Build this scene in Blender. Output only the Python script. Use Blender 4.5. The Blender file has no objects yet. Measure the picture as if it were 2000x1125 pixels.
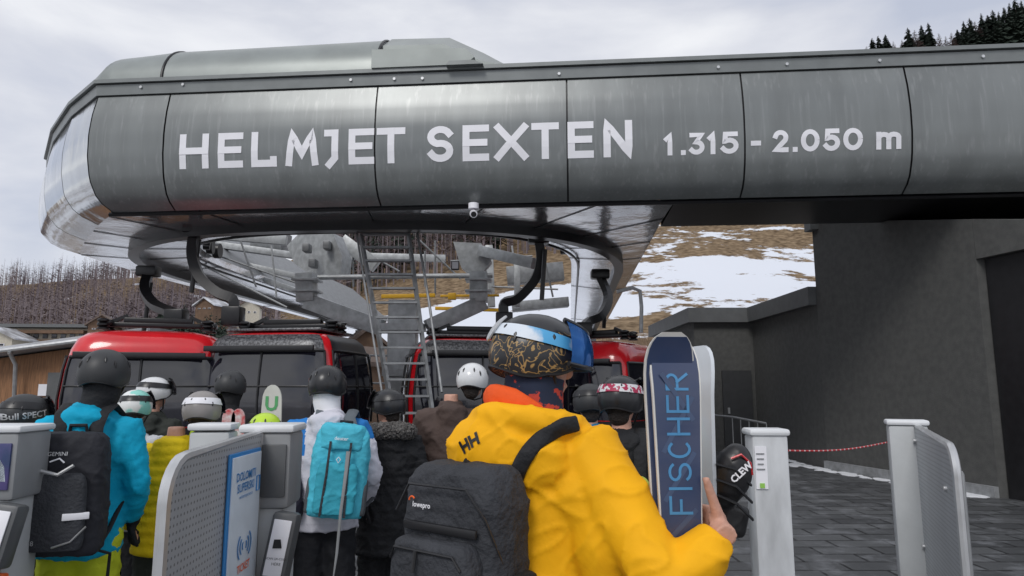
import bpy, bmesh, math, random
from mathutils import Vector, Matrix, noise
from mathutils.bvhtree import BVHTree
R=math.radians; random.seed(7); pi=math.pi
SC=bpy.context.scene; COL=SC.collection
F=1333.3; PIT=R(8.4); H=1.58; SP,CP=math.sin(PIT),math.cos(PIT)
V=Vector
def ray(px,py):
    u=(px-1000)/F; v=(562.5-py)/F
    return V((u,CP-v*SP,SP+v*CP))
def W(px,py,Y):
    d=ray(px,py); return V((0,0,H))+d*(Y/d.y)
# ---------------------------------------------------------------- materials
MATS={}
def mat(name,col,rough=.6,metal=0,var=.15,ns=6,bump=0,bs=60,col2=None,coat=0,stretch=(1,1,1),spec=.5,lo=.35,hi=.65,wob=0):
    if name in MATS: return MATS[name]
    m=bpy.data.materials.new(name); m.use_nodes=True; nt=m.node_tree; N=nt.nodes; L=nt.links
    b=N['Principled BSDF']; b.inputs['Roughness'].default_value=rough; b.inputs['Metallic'].default_value=metal
    b.inputs['Specular IOR Level'].default_value=spec; b.inputs['Coat Weight'].default_value=coat
    tc=N.new('ShaderNodeTexCoord'); mp=N.new('ShaderNodeMapping'); mp.inputs['Scale'].default_value=stretch
    L.new(tc.outputs['Object'],mp.inputs['Vector'])
    n=N.new('ShaderNodeTexNoise'); n.inputs['Scale'].default_value=ns; n.inputs['Detail'].default_value=6
    L.new(mp.outputs['Vector'],n.inputs['Vector'])
    r=N.new('ShaderNodeValToRGB'); r.color_ramp.elements[0].position=lo; r.color_ramp.elements[1].position=hi
    c2=col2 if col2 else tuple(c*(1-var) for c in col)
    r.color_ramp.elements[0].color=(*c2,1); r.color_ramp.elements[1].color=(*col,1)
    L.new(n.outputs['Fac'],r.inputs['Fac']); L.new(r.outputs['Color'],b.inputs['Base Color'])
    if bump:
        n2=N.new('ShaderNodeTexNoise'); n2.inputs['Scale'].default_value=bs; n2.inputs['Detail'].default_value=4
        L.new(mp.outputs['Vector'],n2.inputs['Vector'])
        bp=N.new('ShaderNodeBump'); bp.inputs['Strength'].default_value=bump; bp.inputs['Distance'].default_value=wob or .02
        L.new(n2.outputs['Fac'],bp.inputs['Height']); L.new(bp.outputs['Normal'],b.inputs['Normal'])
    MATS[name]=m; return m
def fab(name,col,var=.18,bump=.35,bs=25,rough=.75,ns=5): return mat(name,col,rough,0,var,ns,bump,bs,spec=.3)
def streaky():
    m=mat('painted_metal',(.20,.215,.215),.32,.25,.18,3,.03,4,stretch=(1,1,.12),spec=.6); nt=m.node_tree;N=nt.nodes;L=nt.links;b=N['Principled BSDF']
    src=b.inputs['Base Color'].links[0].from_socket
    tc=N.new('ShaderNodeTexCoord'); mp=N.new('ShaderNodeMapping'); mp.inputs['Scale'].default_value=(9,9,.35); L.new(tc.outputs['Object'],mp.inputs[0])
    n=N.new('ShaderNodeTexNoise'); n.inputs['Scale'].default_value=2; n.inputs['Detail'].default_value=6; L.new(mp.outputs[0],n.inputs['Vector'])
    r=N.new('ShaderNodeValToRGB'); r.color_ramp.elements[0].position=.55; r.color_ramp.elements[1].position=.8; r.color_ramp.elements[1].color=(.4,.4,.4,1); L.new(n.outputs['Fac'],r.inputs['Fac'])
    mx=N.new('ShaderNodeMixRGB'); mx.inputs['Color2'].default_value=(.36,.37,.37,1); L.new(r.outputs[0],mx.inputs['Fac']); L.new(src,mx.inputs['Color1']); L.new(mx.outputs[0],b.inputs['Base Color'])
    return m
M_face=streaky()
M_cover=mat('cover_metal',(.27,.295,.285),.38,.25,.15,2,.03,3)
M_trim=mat('trim_metal',(.20,.215,.215),.4,.25,.15,3)
M_nose=mat('polished_metal',(.68,.70,.72),.12,.92,.2,1.2,.35,1.2,stretch=(1,1,.4),wob=.06)
M_under=mat('underside_metal',(.80,.81,.83),.16,.9,.25,.8,.5,.9,wob=.08)
M_undl=mat('bright_metal',(.86,.87,.89),.2,.85,.2,1.1,.5,1.0,wob=.08)
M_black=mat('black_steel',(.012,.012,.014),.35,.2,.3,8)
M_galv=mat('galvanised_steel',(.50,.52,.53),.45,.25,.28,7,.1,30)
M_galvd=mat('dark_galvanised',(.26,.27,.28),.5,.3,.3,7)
M_white=mat('white_paint',(.82,.82,.86),.5,0,.04,4)
M_red=mat('red_lacquer',(.66,.012,.02),.2,.0,.15,3,coat=.6)
M_glass=mat('tinted_glass',(.012,.012,.02),.07,.0,.4,2,spec=1)
M_frost=mat('frosty_roof',(.035,.035,.04),.35,.2,0,30,col2=(.16,.165,.175),lo=.36,hi=.6)
M_yel=mat('yellow_steel',(.75,.42,.02),.5)
M_wall=mat('dark_render',(.100,.101,.098),.85,0,.2,9,.5,120)
M_wallt=mat('dark_cladding',(.125,.13,.133),.55,.1,.15,5)
M_conc=mat('pale_concrete',(.28,.29,.30),.8,0,.3,9,.2,40)
M_door=mat('dark_door',(.045,.047,.05),.5)
M_snow=mat('snow',(.80,.82,.86),.7,0,.12,6,.4,12)
M_skin=mat('skin',(.62,.34,.25),.5,0,.2,14,.15,60,spec=.4)
M_hair=mat('dark_hair',(.03,.02,.015),.6,0,.4,40,.5,90)
M_gate=mat('gate_shell',(.50,.52,.53),.45,0,.1,5,.05,30)
M_gateL=mat('gate_white',(.72,.74,.76),.4,0,.08,5)
M_gated=mat('gate_dark',(.10,.105,.11),.45)
M_gatem=mat('gate_grey',(.27,.28,.29),.45)
M_alu=mat('brushed_alu',(.60,.61,.62),.35,.6,.2,8)
M_orange=mat('orange_plastic',(.85,.13,.02),.45)
M_blk=mat('black_plastic',(.015,.015,.017),.35,0,.3,8,spec=.5)
M_blkf=fab('black_fabric',(.020,.021,.024),.35,.5,30)
M_char=fab('charcoal_fabric',(.045,.048,.056),.3,.5,60)
def perf():
    m=mat('perforated_steel',(.44,.46,.48),.42,.15,.1,5); nt=m.node_tree;N=nt.nodes;L=nt.links;b=N['Principled BSDF']
    src=b.inputs['Base Color'].links[0].from_socket
    tc=N.new('ShaderNodeTexCoord'); s=N.new('ShaderNodeVectorMath'); s.operation='MULTIPLY'; s.inputs[1].default_value=(48,0,48)
    L.new(tc.outputs['Object'],s.inputs[0])
    f=N.new('ShaderNodeVectorMath'); f.operation='FRACTION'; L.new(s.outputs[0],f.inputs[0])
    d=N.new('ShaderNodeVectorMath'); d.operation='SUBTRACT'; d.inputs[1].default_value=(.5,0,.5); L.new(f.outputs[0],d.inputs[0])
    ln=N.new('ShaderNodeVectorMath'); ln.operation='LENGTH'; L.new(d.outputs[0],ln.inputs[0])
    lt=N.new('ShaderNodeMath'); lt.operation='LESS_THAN'; lt.inputs[1].default_value=.2; L.new(ln.outputs['Value'],lt.inputs[0])
    mx=N.new('ShaderNodeMixRGB'); mx.inputs['Color2'].default_value=(.17,.175,.18,1); L.new(lt.outputs[0],mx.inputs['Fac']); L.new(src,mx.inputs['Color1'])
    L.new(mx.outputs[0],b.inputs['Base Color']); return m
M_perf=perf()
M_wood=mat('wood_cladding',(.34,.17,.08),.7,0,.45,5,.2,30,stretch=(6,6,.5))
# ---------------------------------------------------------------- object helpers
def chain(o):
    M=Matrix()
    while o: M=o.matrix_basis@M; o=o.parent
    return M
def mk(name,bm,m,parent=None,world=False,smooth=35,label=None,cat=None,group=None,kind=None,matfn=None):
    if world and parent is not None: bm.transform(chain(parent).inverted())
    me=bpy.data.meshes.new(name)
    bmesh.ops.recalc_face_normals(bm,faces=bm.faces[:]) if smooth is not None else None
    bm.to_mesh(me); bm.free()
    return mkm(name,me,m,parent,smooth,label,cat,group,kind,matfn)
def mkm(name,me,m,parent=None,smooth=35,label=None,cat=None,group=None,kind=None,matfn=None):
    o=bpy.data.objects.new(name,me); COL.objects.link(o)
    for x in (m if isinstance(m,(list,tuple)) else [m]): me.materials.append(x)
    if matfn:
        for p in me.polygons: p.material_index=matfn(p.center)
    if smooth:
        me.polygons.foreach_set('use_smooth',[True]*len(me.polygons))
        me.set_sharp_from_angle(angle=R(smooth))
    if parent is not None: o.parent=parent
    tag(o,label,cat,group,kind); return o
def tag(o,label=None,cat=None,group=None,kind=None):
    if label:o['label']=label
    if cat:o['category']=cat
    if group:o['group']=group
    if kind:o['kind']=kind
def thing(name,label,cat,loc=(0,0,0),rz=0,group=None):
    o=bpy.data.objects.new(name,None); COL.objects.link(o); o.location=loc; o.rotation_euler=(0,0,rz); o.empty_display_size=.1
    tag(o,label,cat,group); return o
def B(): return bmesh.new()
def box(bm,c,s,M=None,bev=0,seg=2):
    T=Matrix.Translation(c)@(M.to_4x4() if M else Matrix())@Matrix.Diagonal((s[0],s[1],s[2],1))
    r=bmesh.ops.create_cube(bm,size=1,matrix=T)
    if bev:
        es=list({e for v in r['verts'] for e in v.link_edges})
        bmesh.ops.bevel(bm,geom=es,offset=bev,segments=seg,affect='EDGES',profile=.5)
def beam(bm,p,q,w,h,bev=0):
    p=V(p);q=V(q);d=q-p; Q=d.to_track_quat('Y','Z').to_matrix()
    box(bm,(p+q)/2,(w,d.length,h),Q,bev)
def tube(bm,pts,r,n=8,flat=1,closed=False,up=None,side=None):
    pts=[V(p) for p in pts]; m=len(pts); rr=r if isinstance(r,(list,tuple)) else [r]*m
    rings=[]; prev=None
    for i,p in enumerate(pts):
        if closed: t=pts[(i+1)%m]-pts[i-1]
        else: t=pts[min(i+1,m-1)]-pts[max(i-1,0)]
        t=t.normalized() if t.length>1e-9 else V((0,0,1))
        if side is not None: a=V(side)-t*V(side).dot(t)
        elif up is not None: a=t.cross(V(up)); 
        elif prev is None: a=t.cross(V((0,0,1)) if abs(t.z)<.9 else V((0,1,0)))
        else: a=prev-t*prev.dot(t)
        if a.length<1e-6: a=t.orthogonal()
        a.normalize(); b=t.cross(a); prev=a
        rings.append([bm.verts.new(p+a*math.cos(2*pi*k/n+(pi/4 if n==4 else 0))*rr[i]+b*math.sin(2*pi*k/n+(pi/4 if n==4 else 0))*rr[i]*flat) for k in range(n)])
    cnt=m if closed else m-1
    for i in range(cnt):
        A=rings[i];Bq=rings[(i+1)%m]
        for k in range(n): bm.faces.new((A[k],A[(k+1)%n],Bq[(k+1)%n],Bq[k]))
    if not closed: bm.faces.new(rings[0][::-1]); bm.faces.new(rings[-1])
def ell(bm,c,r,M=None,u=16,v=10):
    T=Matrix.Translation(c)@(M.to_4x4() if M else Matrix())@Matrix.Diagonal((r[0],r[1],r[2],1))
    bmesh.ops.create_uvsphere(bm,u_segments=u,v_segments=v,radius=1,matrix=T)
def loft(bm,rings,cap=True,wrap=True):
    vs=[[bm.verts.new(p) for p in r] for r in rings]; n=len(vs[0])
    for i in range(len(vs)-1):
        for k in range(n if wrap else n-1): bm.faces.new((vs[i][k],vs[i][(k+1)%n],vs[i+1][(k+1)%n],vs[i+1][k]))
    if cap: bm.faces.new(vs[0][::-1]); bm.faces.new(vs[-1])
def prism(bm,poly,ext):
    ext=V(ext); a=[bm.verts.new(p) for p in poly]; b=[bm.verts.new(V(p)+ext) for p in poly]; n=len(a)
    bm.faces.new(a[::-1]); bm.faces.new(b)
    for k in range(n): bm.faces.new((a[k],a[(k+1)%n],b[(k+1)%n],b[k]))
def grid(bm,fn,nu,nv):
    vs=[[bm.verts.new(fn(i/nu,j/nv)) for j in range(nv+1)] for i in range(nu+1)]
    for i in range(nu):
        for j in range(nv): bm.faces.new((vs[i][j],vs[i+1][j],vs[i+1][j+1],vs[i][j+1]))
def cyl(bm,c,r,h,axis='Z',n=16):
    d={'X':V((1,0,0)),'Y':V((0,1,0)),'Z':V((0,0,1))}[axis]; c=V(c); tube(bm,[c-d*h/2,c+d*h/2],r,n)
def remesh(bm,vox,it=3,fn=None):
    me=bpy.data.meshes.new('t'); bmesh.ops.recalc_face_normals(bm,faces=bm.faces[:]); bm.to_mesh(me); bm.free(); o=bpy.data.objects.new('t',me); COL.objects.link(o)
    r=o.modifiers.new('r','REMESH'); r.mode='VOXEL'; r.voxel_size=vox
    s=o.modifiers.new('s','SMOOTH'); s.iterations=it; s.factor=.5
    dg=bpy.context.evaluated_depsgraph_get(); dg.update()
    out=bpy.data.meshes.new_from_object(o.evaluated_get(dg)); out.materials.clear()
    bpy.data.objects.remove(o); bpy.data.meshes.remove(me)
    if fn:
        ns=[v.normal.copy() for v in out.vertices]
        for v,nn in zip(out.vertices,ns): v.co+=nn*fn(v.co,nn)
    return out
def textmesh(s,size,bold=0,align='CENTER'):
    c=bpy.data.curves.new('t','FONT'); c.body=s; c.size=size; c.align_x=align; c.align_y='CENTER'; c.offset=bold; c.resolution_u=2
    o=bpy.data.objects.new('t',c); COL.objects.link(o)
    dg=bpy.context.evaluated_depsgraph_get(); dg.update()
    me=bpy.data.meshes.new_from_object(o.evaluated_get(dg)); bpy.data.objects.remove(o); me.materials.clear(); return me
def text(name,s,size,M,m,parent,bold=0,align='CENTER'):
    me=textmesh(s,size,bold,align); me.transform(M)
    return mkm(name,me,m,parent,smooth=None)
def frame(o,x,z):
    x=V(x).normalized(); z=V(z).normalized(); n=x.cross(z).normalized(); z=n.cross(x)
    return Matrix.Translation(o)@Matrix((x,z,n)).transposed().to_4x4()
def bvh(targets):
    vs=[];ps=[]
    for o in targets:
        M=chain(o); b=len(vs); vs+=[M@v.co for v in o.data.vertices]; ps+=[[b+i for i in p.vertices] for p in o.data.polygons]
    return BVHTree.FromPolygons(vs,ps)
def decal(name,s,size,px,py,rot,targets,m,parent,bold=0,off=.003):
    # lettering wrapped down onto the cloth it is printed on
    bv=bvh(targets); d=ray(px,py).normalized(); hit=bv.ray_cast(V((0,0,H)),d)
    if hit[0] is None: print('decal miss',s); return
    n=hit[1]; n=n if n.dot(d)<0 else -n
    x=V((math.cos(rot),0,math.sin(rot))); x=(x-n*x.dot(n)).normalized(); z=n.cross(x)
    me=textmesh(s,size,bold); bm=B(); bm.from_mesh(me)
    for _ in range(2): bmesh.ops.subdivide_edges(bm,edges=bm.edges[:],cuts=1); bmesh.ops.triangulate(bm,faces=bm.faces[:])
    for v in bm.verts:
        p=hit[0]+x*v.co.x+z*v.co.y+n*.08; h2=bv.ray_cast(p,-n)
        v.co=(h2[0] if h2[0] is not None else p-n*.08)+n*off
    return mk(name,bm,m,parent,world=True,smooth=None)
def surfstrap(name,pix,targets,width,m,parent,th=.012):
    # webbing that lies on the garment
    bv=bvh(targets); P=[]
    for (a,b) in zip(pix,pix[1:]):
        for k in range(5):
            u=k/5; h=bv.ray_cast(V((0,0,H)),ray(a[0]+(b[0]-a[0])*u,a[1]+(b[1]-a[1])*u).normalized())
            if h[0] is not None: P.append((h[0],h[1]))
    if len(P)<4: print('strap miss'); return
    Q=[]
    for i in range(len(P)):
        s=[P[j] for j in range(max(0,i-2),min(len(P),i+3))]; Q.append((sum((q[0] for q in s),V((0,0,0)))/len(s),sum((q[1] for q in s),V((0,0,0))).normalized()))
    bm=B(); rings=[]
    for i,(p,n) in enumerate(Q):
        t=(Q[min(i+1,len(Q)-1)][0]-Q[max(i-1,0)][0]).normalized()
        if n.dot(p-V((0,0,H)))>0: n=-n
        sd=t.cross(n).normalized(); w=width/2
        rings.append([p-sd*w-n*.01,p-sd*w+n*th*.6,p-sd*w*.7+n*th,p+sd*w*.7+n*th,p+sd*w+n*th*.6,p+sd*w-n*.01])
    loft(bm,rings); return mk(name,bm,m,parent,world=True,smooth=60)
# ---- stroke lettering
def arc(cx,cy,rx,ry,a0,a1,n=14): return [(cx+rx*math.cos(R(a0+(a1-a0)*i/n)),cy+ry*math.sin(R(a0+(a1-a0)*i/n))) for i in range(n+1)]
G={'H':[[(0,0),(0,1)],[(1,0),(1,1)],[(0,.5),(1,.5)]],
'E':[[(1,1),(0,1),(0,0),(1,0)],[(0,.5),(.92,.5)]],
'L':[[(0,1),(0,0),(1,0),(1,.12)]],
'M':[[(0,0),(.12,1),(.5,.3),(.88,1),(1,0)]],
'J':[[(.0,1),(1,1),(1,.12),(.25,-.1)]],
'T':[[(0,1),(1,1)],[(.5,1),(.5,0)]],
'S':[arc(.5,.745,.5,.255,25,270)[:-1]+arc(.5,.255,.5,.255,90,-155)],
'X':[[(0,0),(1,1)],[(0,1),(1,0)]],
'N':[[(0,0),(0,1),(1,0),(1,1)]],
'1':[[(.1,.8),(.75,1),(.75,0)]],
'3':[[(.05,1),(.9,1),(.42,.58)]+arc(.45,.29,.52,.29,80,-145)],
'5':[[(.95,1),(.15,1),(.1,.58)]+arc(.45,.32,.55,.32,125,-150)],
'2':[arc(.5,.7,.48,.3,165,-35)+[(.05,0),(1,0)]],
'0':[arc(.5,.5,.5,.5,0,360,24)],
'-':[[(0,.42),(1,.42)]],'.':[[(.0,.0),(.6,.0)]],
'm':[[(0,0),(0,.72)],[(0,.5)]+arc(.25,.5,.25,.2,170,10,6)+[(.5,0)],[(.5,.5)]+arc(.75,.5,.25,.2,170,10,6)+[(1,0)]],
'F':[[(1,1),(0,1),(0,0)],[(0,.5),(.8,.5)]],'I':[[(.5,0),(.5,1)]],'C':[arc(.5,.5,.5,.5,50,310)],
'R':[[(0,0),(0,1)]+[(.5,1)]+arc(.55,.74,.42,.26,80,-80,8)+[(0,.48)],[(.5,.48),(1,0)]]}
def ribbon(bm,pts,t,f,k=0):
    out=[V(pts[0])]
    for a,b in zip(pts,pts[1:]):
        a=V(a);b=V(b);n=max(1,int((b-a).length/.09))
        for i in range(1,n+1): out.append(a+(b-a)*i/n)
    P=out; m=len(P); vs=[]
    for i in range(m):
        d0=(P[i]-P[i-1]).normalized() if i else None; d1=(P[i+1]-P[i]).normalized() if i<m-1 else None
        if d0 is None:d0=d1
        if d1 is None:d1=d0
        t_=(d0+d1); t_=t_.normalized() if t_.length>1e-6 else d1
        n=V((-t_.y,t_.x)); c=max(.55,n.dot(V((-d1.y,d1.x))))
        n=n*(t/2/c); vs.append((bm.verts.new(f(P[i]+n,k)),bm.verts.new(f(P[i]-n,k))))
    for i in range(m-1): bm.faces.new((vs[i][0],vs[i][1],vs[i+1][1],vs[i+1][0]))
def glyph(bm,ch,x0,x1,y0,y1,t,f):
    for k,pl in enumerate(G[ch]):
        q=[(x0+t/2+p[0]*(x1-x0-t),y0+t/2+p[1]*(y1-y0-t)) for p in pl]
        a,b=V(q[0]),V(q[1]); c,d=V(q[-1]),V(q[-2])
        if ch!='0' and ch!='.': q[0]=tuple(a+(a-b).normalized()*t/2); q[-1]=tuple(c+(c-d).normalized()*t/2)
        if ch=='.': q=[(x0,y0+t/2),(x0+t,y0+t/2)]
        ribbon(bm,q,t,f,k)
# ================================================================ CAMERA / WORLD
cam=bpy.data.cameras.new('camera'); co=bpy.data.objects.new('camera',cam); COL.objects.link(co); SC.camera=co
cam.lens=24; cam.sensor_width=36; cam.clip_end=3000; cam.clip_start=.05
co.location=(0,0,H); co.rotation_euler=(R(90)+PIT,0,0)
w=bpy.data.worlds.new('World'); SC.world=w; w.use_nodes=True; N=w.node_tree.nodes; L=w.node_tree.links
bg=N['Background']; sky=N.new('ShaderNodeTexSky'); sky.sky_type='NISHITA'; sky.sun_disc=False; sky.sun_elevation=R(38); sky.sun_rotation=R(150)
tc=N.new('ShaderNodeTexCoord'); mp=N.new('ShaderNodeMapping'); mp.inputs['Scale'].default_value=(1,1,2.6); L.new(tc.outputs['Generated'],mp.inputs['Vector'])
n1=N.new('ShaderNodeTexNoise'); n1.inputs['Scale'].default_value=2.3; n1.inputs['Detail'].default_value=7; n1.inputs['Roughness'].default_value=.5; n1.inputs['Distortion'].default_value=.3
L.new(mp.outputs[0],n1.inputs['Vector'])
rp=N.new('ShaderNodeValToRGB'); e=rp.color_ramp.elements; e[0].position=.36;e[0].color=(.52,.56,.67,1); e[1].position=.63;e[1].color=(.90,.91,.94,1)
x=e.new(.48); x.color=(.68,.70,.77,1)
L.new(n1.outputs['Fac'],rp.inputs['Fac'])
sc=N.new('ShaderNodeMixRGB'); sc.blend_type='MULTIPLY'; sc.inputs['Fac'].default_value=1; sc.inputs['Color2'].default_value=(.1,.1,.1,1); L.new(sky.outputs[0],sc.inputs['Color1'])
mx=N.new('ShaderNodeMixRGB'); mx.inputs['Fac'].default_value=.93; L.new(sc.outputs[0],mx.inputs['Color1']); L.new(rp.outputs[0],mx.inputs['Color2'])
L.new(mx.outputs[0],bg.inputs['Color']); bg.inputs['Strength'].default_value=1.05
sl=bpy.data.lights.new('sun','SUN'); sl.energy=1.45; sl.angle=R(20); sl.color=(1,.97,.93); so=bpy.data.objects.new('sun',sl); COL.objects.link(so); so.rotation_euler=(R(46),R(6),R(-28))
SC.view_settings.view_transform='Standard'; SC.view_settings.look='None'
# ================================================================ GROUND / TERRAIN
M_grd=mat('valley_ground',(.16,.12,.08),.9,0,.3,.25,col2=(.72,.74,.78),lo=.5,hi=.58)
bm=B(); grid(bm,lambda u,v:V((-900+1800*u,-200+1400*v,-.05)),8,8); mk('ground',bm,M_grd,kind='structure',smooth=None)
def paver():
    m=mat('paving',(.07,.075,.08),.5); nt=m.node_tree;N=nt.nodes;L=nt.links;b=N['Principled BSDF']
    tc=N.new('ShaderNodeTexCoord'); br=N.new('ShaderNodeTexBrick'); L.new(tc.outputs['Object'],br.inputs['Vector'])
    br.inputs['Scale'].default_value=1; br.inputs['Brick Width'].default_value=.6; br.inputs['Row Height'].default_value=.3; br.inputs['Mortar Size'].default_value=.014
    br.inputs['Color1'].default_value=(.055,.058,.062,1); br.inputs['Color2'].default_value=(.10,.105,.11,1); br.inputs['Mortar'].default_value=(.012,.012,.013,1)
    n=N.new('ShaderNodeTexNoise'); n.inputs['Scale'].default_value=2.6; n.inputs['Detail'].default_value=10; n.inputs['Roughness'].default_value=.7; L.new(tc.outputs['Object'],n.inputs['Vector'])
    r=N.new('ShaderNodeValToRGB'); r.color_ramp.elements[0].position=.5; r.color_ramp.elements[1].position=.72; r.color_ramp.elements[1].color=(.7,.7,.7,1); L.new(n.outputs['Fac'],r.inputs['Fac'])
    mx=N.new('ShaderNodeMixRGB'); L.new(r.outputs[0],mx.inputs['Fac']); L.new(br.outputs[0],mx.inputs['Color1']); mx.inputs['Color2'].default_value=(.25,.26,.28,1)
    L.new(mx.outputs[0],b.inputs['Base Color'])
    r3=N.new('ShaderNodeMapRange'); r3.inputs['To Min'].default_value=.25; r3.inputs['To Max'].default_value=.75; L.new(n.outputs['Fac'],r3.inputs['Value']); L.new(r3.outputs[0],b.inputs['Roughness'])
    bp=N.new('ShaderNodeBump'); bp.inputs['Strength'].default_value=.6; bp.inputs['Distance'].default_value=.012; L.new(br.outputs['Fac'],bp.inputs['Height']); bp.invert=True; L.new(bp.outputs[0],b.inputs['Normal'])
    return m
bm=B(); box(bm,(0,6,-.02),(44,30,.04)); mk('pavement',bm,paver(),kind='structure',smooth=None)
EP=[(-3,.15),(-.9,.16),(-.72,.165),(-.62,.178),(-.53,.178),(-.42,.155),(-.33,.2),(-.2,.30),(0,.40),(.3,.47),(.5,.50),(.55,.515),(.66,.535),(.8,.56),(1.2,.57),(3,.5)]
def Et(t):
    for (a,ea),(b,eb) in zip(EP,EP[1:]):
        if a<=t<=b: return ea+(eb-ea)*(t-a)/(b-a)
    return .15
def TZ(X,Y):
    t=X/max(Y,1); yr=250; s=(Y-32)/(yr-32)
    if s<0: return -.2
    if s<1: s=s**.85
    else: s=1-.35*(s-1)
    return Y*Et(t)*s*min(1,250/Y if Y>250 else 1)+noise.noise(V((X*.03,Y*.03,0)))*min(5,Y*.02)-.2
bm=B()
NU,NV=150,110
vs=[]
for i in range(NU+1):
    t=-1.5+3.0*i/NU; row=[]
    for j in range(NV+1):
        Y=30+500*(j/NV)**1.6; X=t*Y; row.append(bm.verts.new((X,Y,TZ(X,Y))))
    vs.append(row)
for i in range(NU):
    for j in range(NV): bm.faces.new((vs[i][j],vs[i+1][j],vs[i+1][j+1],vs[i][j+1]))
def hillmat():
    m=bpy.data.materials.new('hillside'); m.use_nodes=True; N=m.node_tree.nodes;L=m.node_tree.links;b=N['Principled BSDF']; b.inputs['Roughness'].default_value=.9
    b.inputs['Specular IOR Level'].default_value=.1
    tc=N.new('ShaderNodeTexCoord'); mp=N.new('ShaderNodeMapping'); mp.inputs['Scale'].default_value=(.06,.045,.16); mp.inputs['Rotation'].default_value=(0,R(16),0); L.new(tc.outputs['Object'],mp.inputs[0])
    n=N.new('ShaderNodeTexNoise'); n.inputs['Scale'].default_value=1.3; n.inputs['Detail'].default_value=11; n.inputs['Roughness'].default_value=.70; L.new(mp.outputs[0],n.inputs['Vector'])
    at=N.new('ShaderNodeAttribute'); at.attribute_name='snow'
    ad=N.new('ShaderNodeMath'); ad.operation='ADD'; L.new(n.outputs['Fac'],ad.inputs[0]); L.new(at.outputs['Fac'],ad.inputs[1])
    r=N.new('ShaderNodeValToRGB'); r.color_ramp.elements[0].position=.97; r.color_ramp.elements[1].position=1.0; L.new(ad.outputs[0],r.inputs['Fac'])
    n2=N.new('ShaderNodeTexNoise'); n2.inputs['Scale'].default_value=16; n2.inputs['Detail'].default_value=8; L.new(mp.outputs[0],n2.inputs['Vector'])
    r2=N.new('ShaderNodeValToRGB'); r2.color_ramp.elements[0].color=(.09,.06,.035,1); r2.color_ramp.elements[1].color=(.26,.19,.12,1); r2.color_ramp.elements[0].position=.35; r2.color_ramp.elements[1].position=.65; L.new(n2.outputs['Fac'],r2.inputs['Fac'])
    mx=N.new('ShaderNodeMixRGB'); L.new(r.outputs[0],mx.inputs['Fac']); L.new(r2.outputs[0],mx.inputs['Color1']); mx.inputs['Color2'].default_value=(.66,.69,.75,1); L.new(mx.outputs[0],b.inputs['Base Color'])
    return m
ter=mk('hills',bm,hillmat(),kind='structure',smooth=80)
at=ter.data.attributes.new('snow','FLOAT','POINT')
for i,v in enumerate(ter.data.vertices):
    X,Y,z=v.co; t=X/Y
    e_=z/Y
    s=.5
    if t>.12:
        s=.34 if e_<.125 else (.545 if e_<.20+.07*(t-.2) else .43)
        if t>.5: s=.40
    if t<-.38: s=.38 if Y>90 else .5
    if -.38<t<.1: s=.60 if Y<110 else .3
    at.data[i].value=s
# forest
def treegeo(V_,F_,x,y,z,h,w,n,kind):
    b=len(V_); r=.010*h+.04
    for k in range(3): V_.append((x+r*math.cos(k*2.1),y+r*math.sin(k*2.1),z))
    V_.append((x,y,z+h)); F_+= [(b,b+1,b+3),(b+1,b+2,b+3),(b+2,b,b+3)]
    for i in range(n):
        f=random.random()**.8; zz=z+h*(.22+.75*f); rr=w*(1-f)**.8+.15; a=random.random()*6.28
        rr*=random.uniform(.6,1.15)
        dx,dy=math.cos(a),math.sin(a); dz=(-.25 if kind else .35)*rr
        t=rr*.35*(1.3 if kind else .28)
        b=len(V_); V_+= [(x,y,zz+t*.5),(x+dx*rr-dy*t,y+dy*rr+dx*t,zz+dz),(x+dx*rr+dy*t,y+dy*rr-dx*t,zz+dz-t*.4)]; F_.append((b,b+1,b+2))
def forest(name,spots,n,kind,m,label):
    V_=[];F_=[]
    for (x,y,h) in spots: treegeo(V_,F_,x,y,TZ(x,y)-.3,h,h*.17,n,kind)
    me=bpy.data.meshes.new(name); me.from_pydata(V_,[],F_); mkm(name,me,m,smooth=None,label=label,cat='forest',kind='stuff')
M_larch=mat('hazed_larch_twigs',(.27,.225,.225),.95,0,.4,.05,col2=(.14,.12,.14),spec=.1)  # twig colour lightened towards grey-violet, distance haze painted in
M_fir=mat('fir_needles',(.045,.06,.048),.9,0,.4,.3,spec=.1)
sp=[]
for _ in range(2900):
    Y=random.uniform(105,262); t=random.uniform(-1.1,-.34); sp.append((t*Y,Y,random.uniform(7,12)))
forest('larch_forest',sp,26,0,M_larch,'leafless brown larch wood covering the hill left of the station')
sp=[]
for _ in range(1000):
    Y=random.uniform(130,255); t=random.uniform(-.30,.16); sp.append((t*Y,Y,random.uniform(10,17)))
forest('mixed_forest',sp,30,0,M_larch,'brown bare wood on the steep slope seen through the station opening')
sp=[]
for _ in range(90):
    Y=random.uniform(70,110); t=random.uniform(-.52,-.42); sp.append((t*Y,Y,random.uniform(5,8)))
for _ in range(260):
    Y=random.uniform(140,255); t=random.uniform(-.25,.16); sp.append((t*Y,Y,random.uniform(9,15)))
forest('fir_wood',sp,46,1,M_fir,'dark green firs below the rounded left end of the station')
V_=[];F_=[]
for _ in range(6500):
    Y=random.uniform(36,68); t=random.uniform(.13,.36); x=t*Y; z=TZ(x,Y)-.1; h=random.uniform(.6,1.9); a=random.random()*6.28; dx=random.uniform(-.5,.5); b=len(V_)
    V_+=[(x,Y,z),(x+.05*math.cos(a),Y+.05*math.sin(a),z),(x+dx,Y+random.uniform(-.4,.4),z+h)];F_.append((b,b+1,b+2))
me=bpy.data.meshes.new('brush');me.from_pydata(V_,[],F_); mkm('brush',me,mat('brush_twigs',(.26,.18,.12),.9,0,.4,.6),smooth=None,label='tangled brown leafless brush at the foot of the snowy slope',cat='bushes',kind='stuff')
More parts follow.
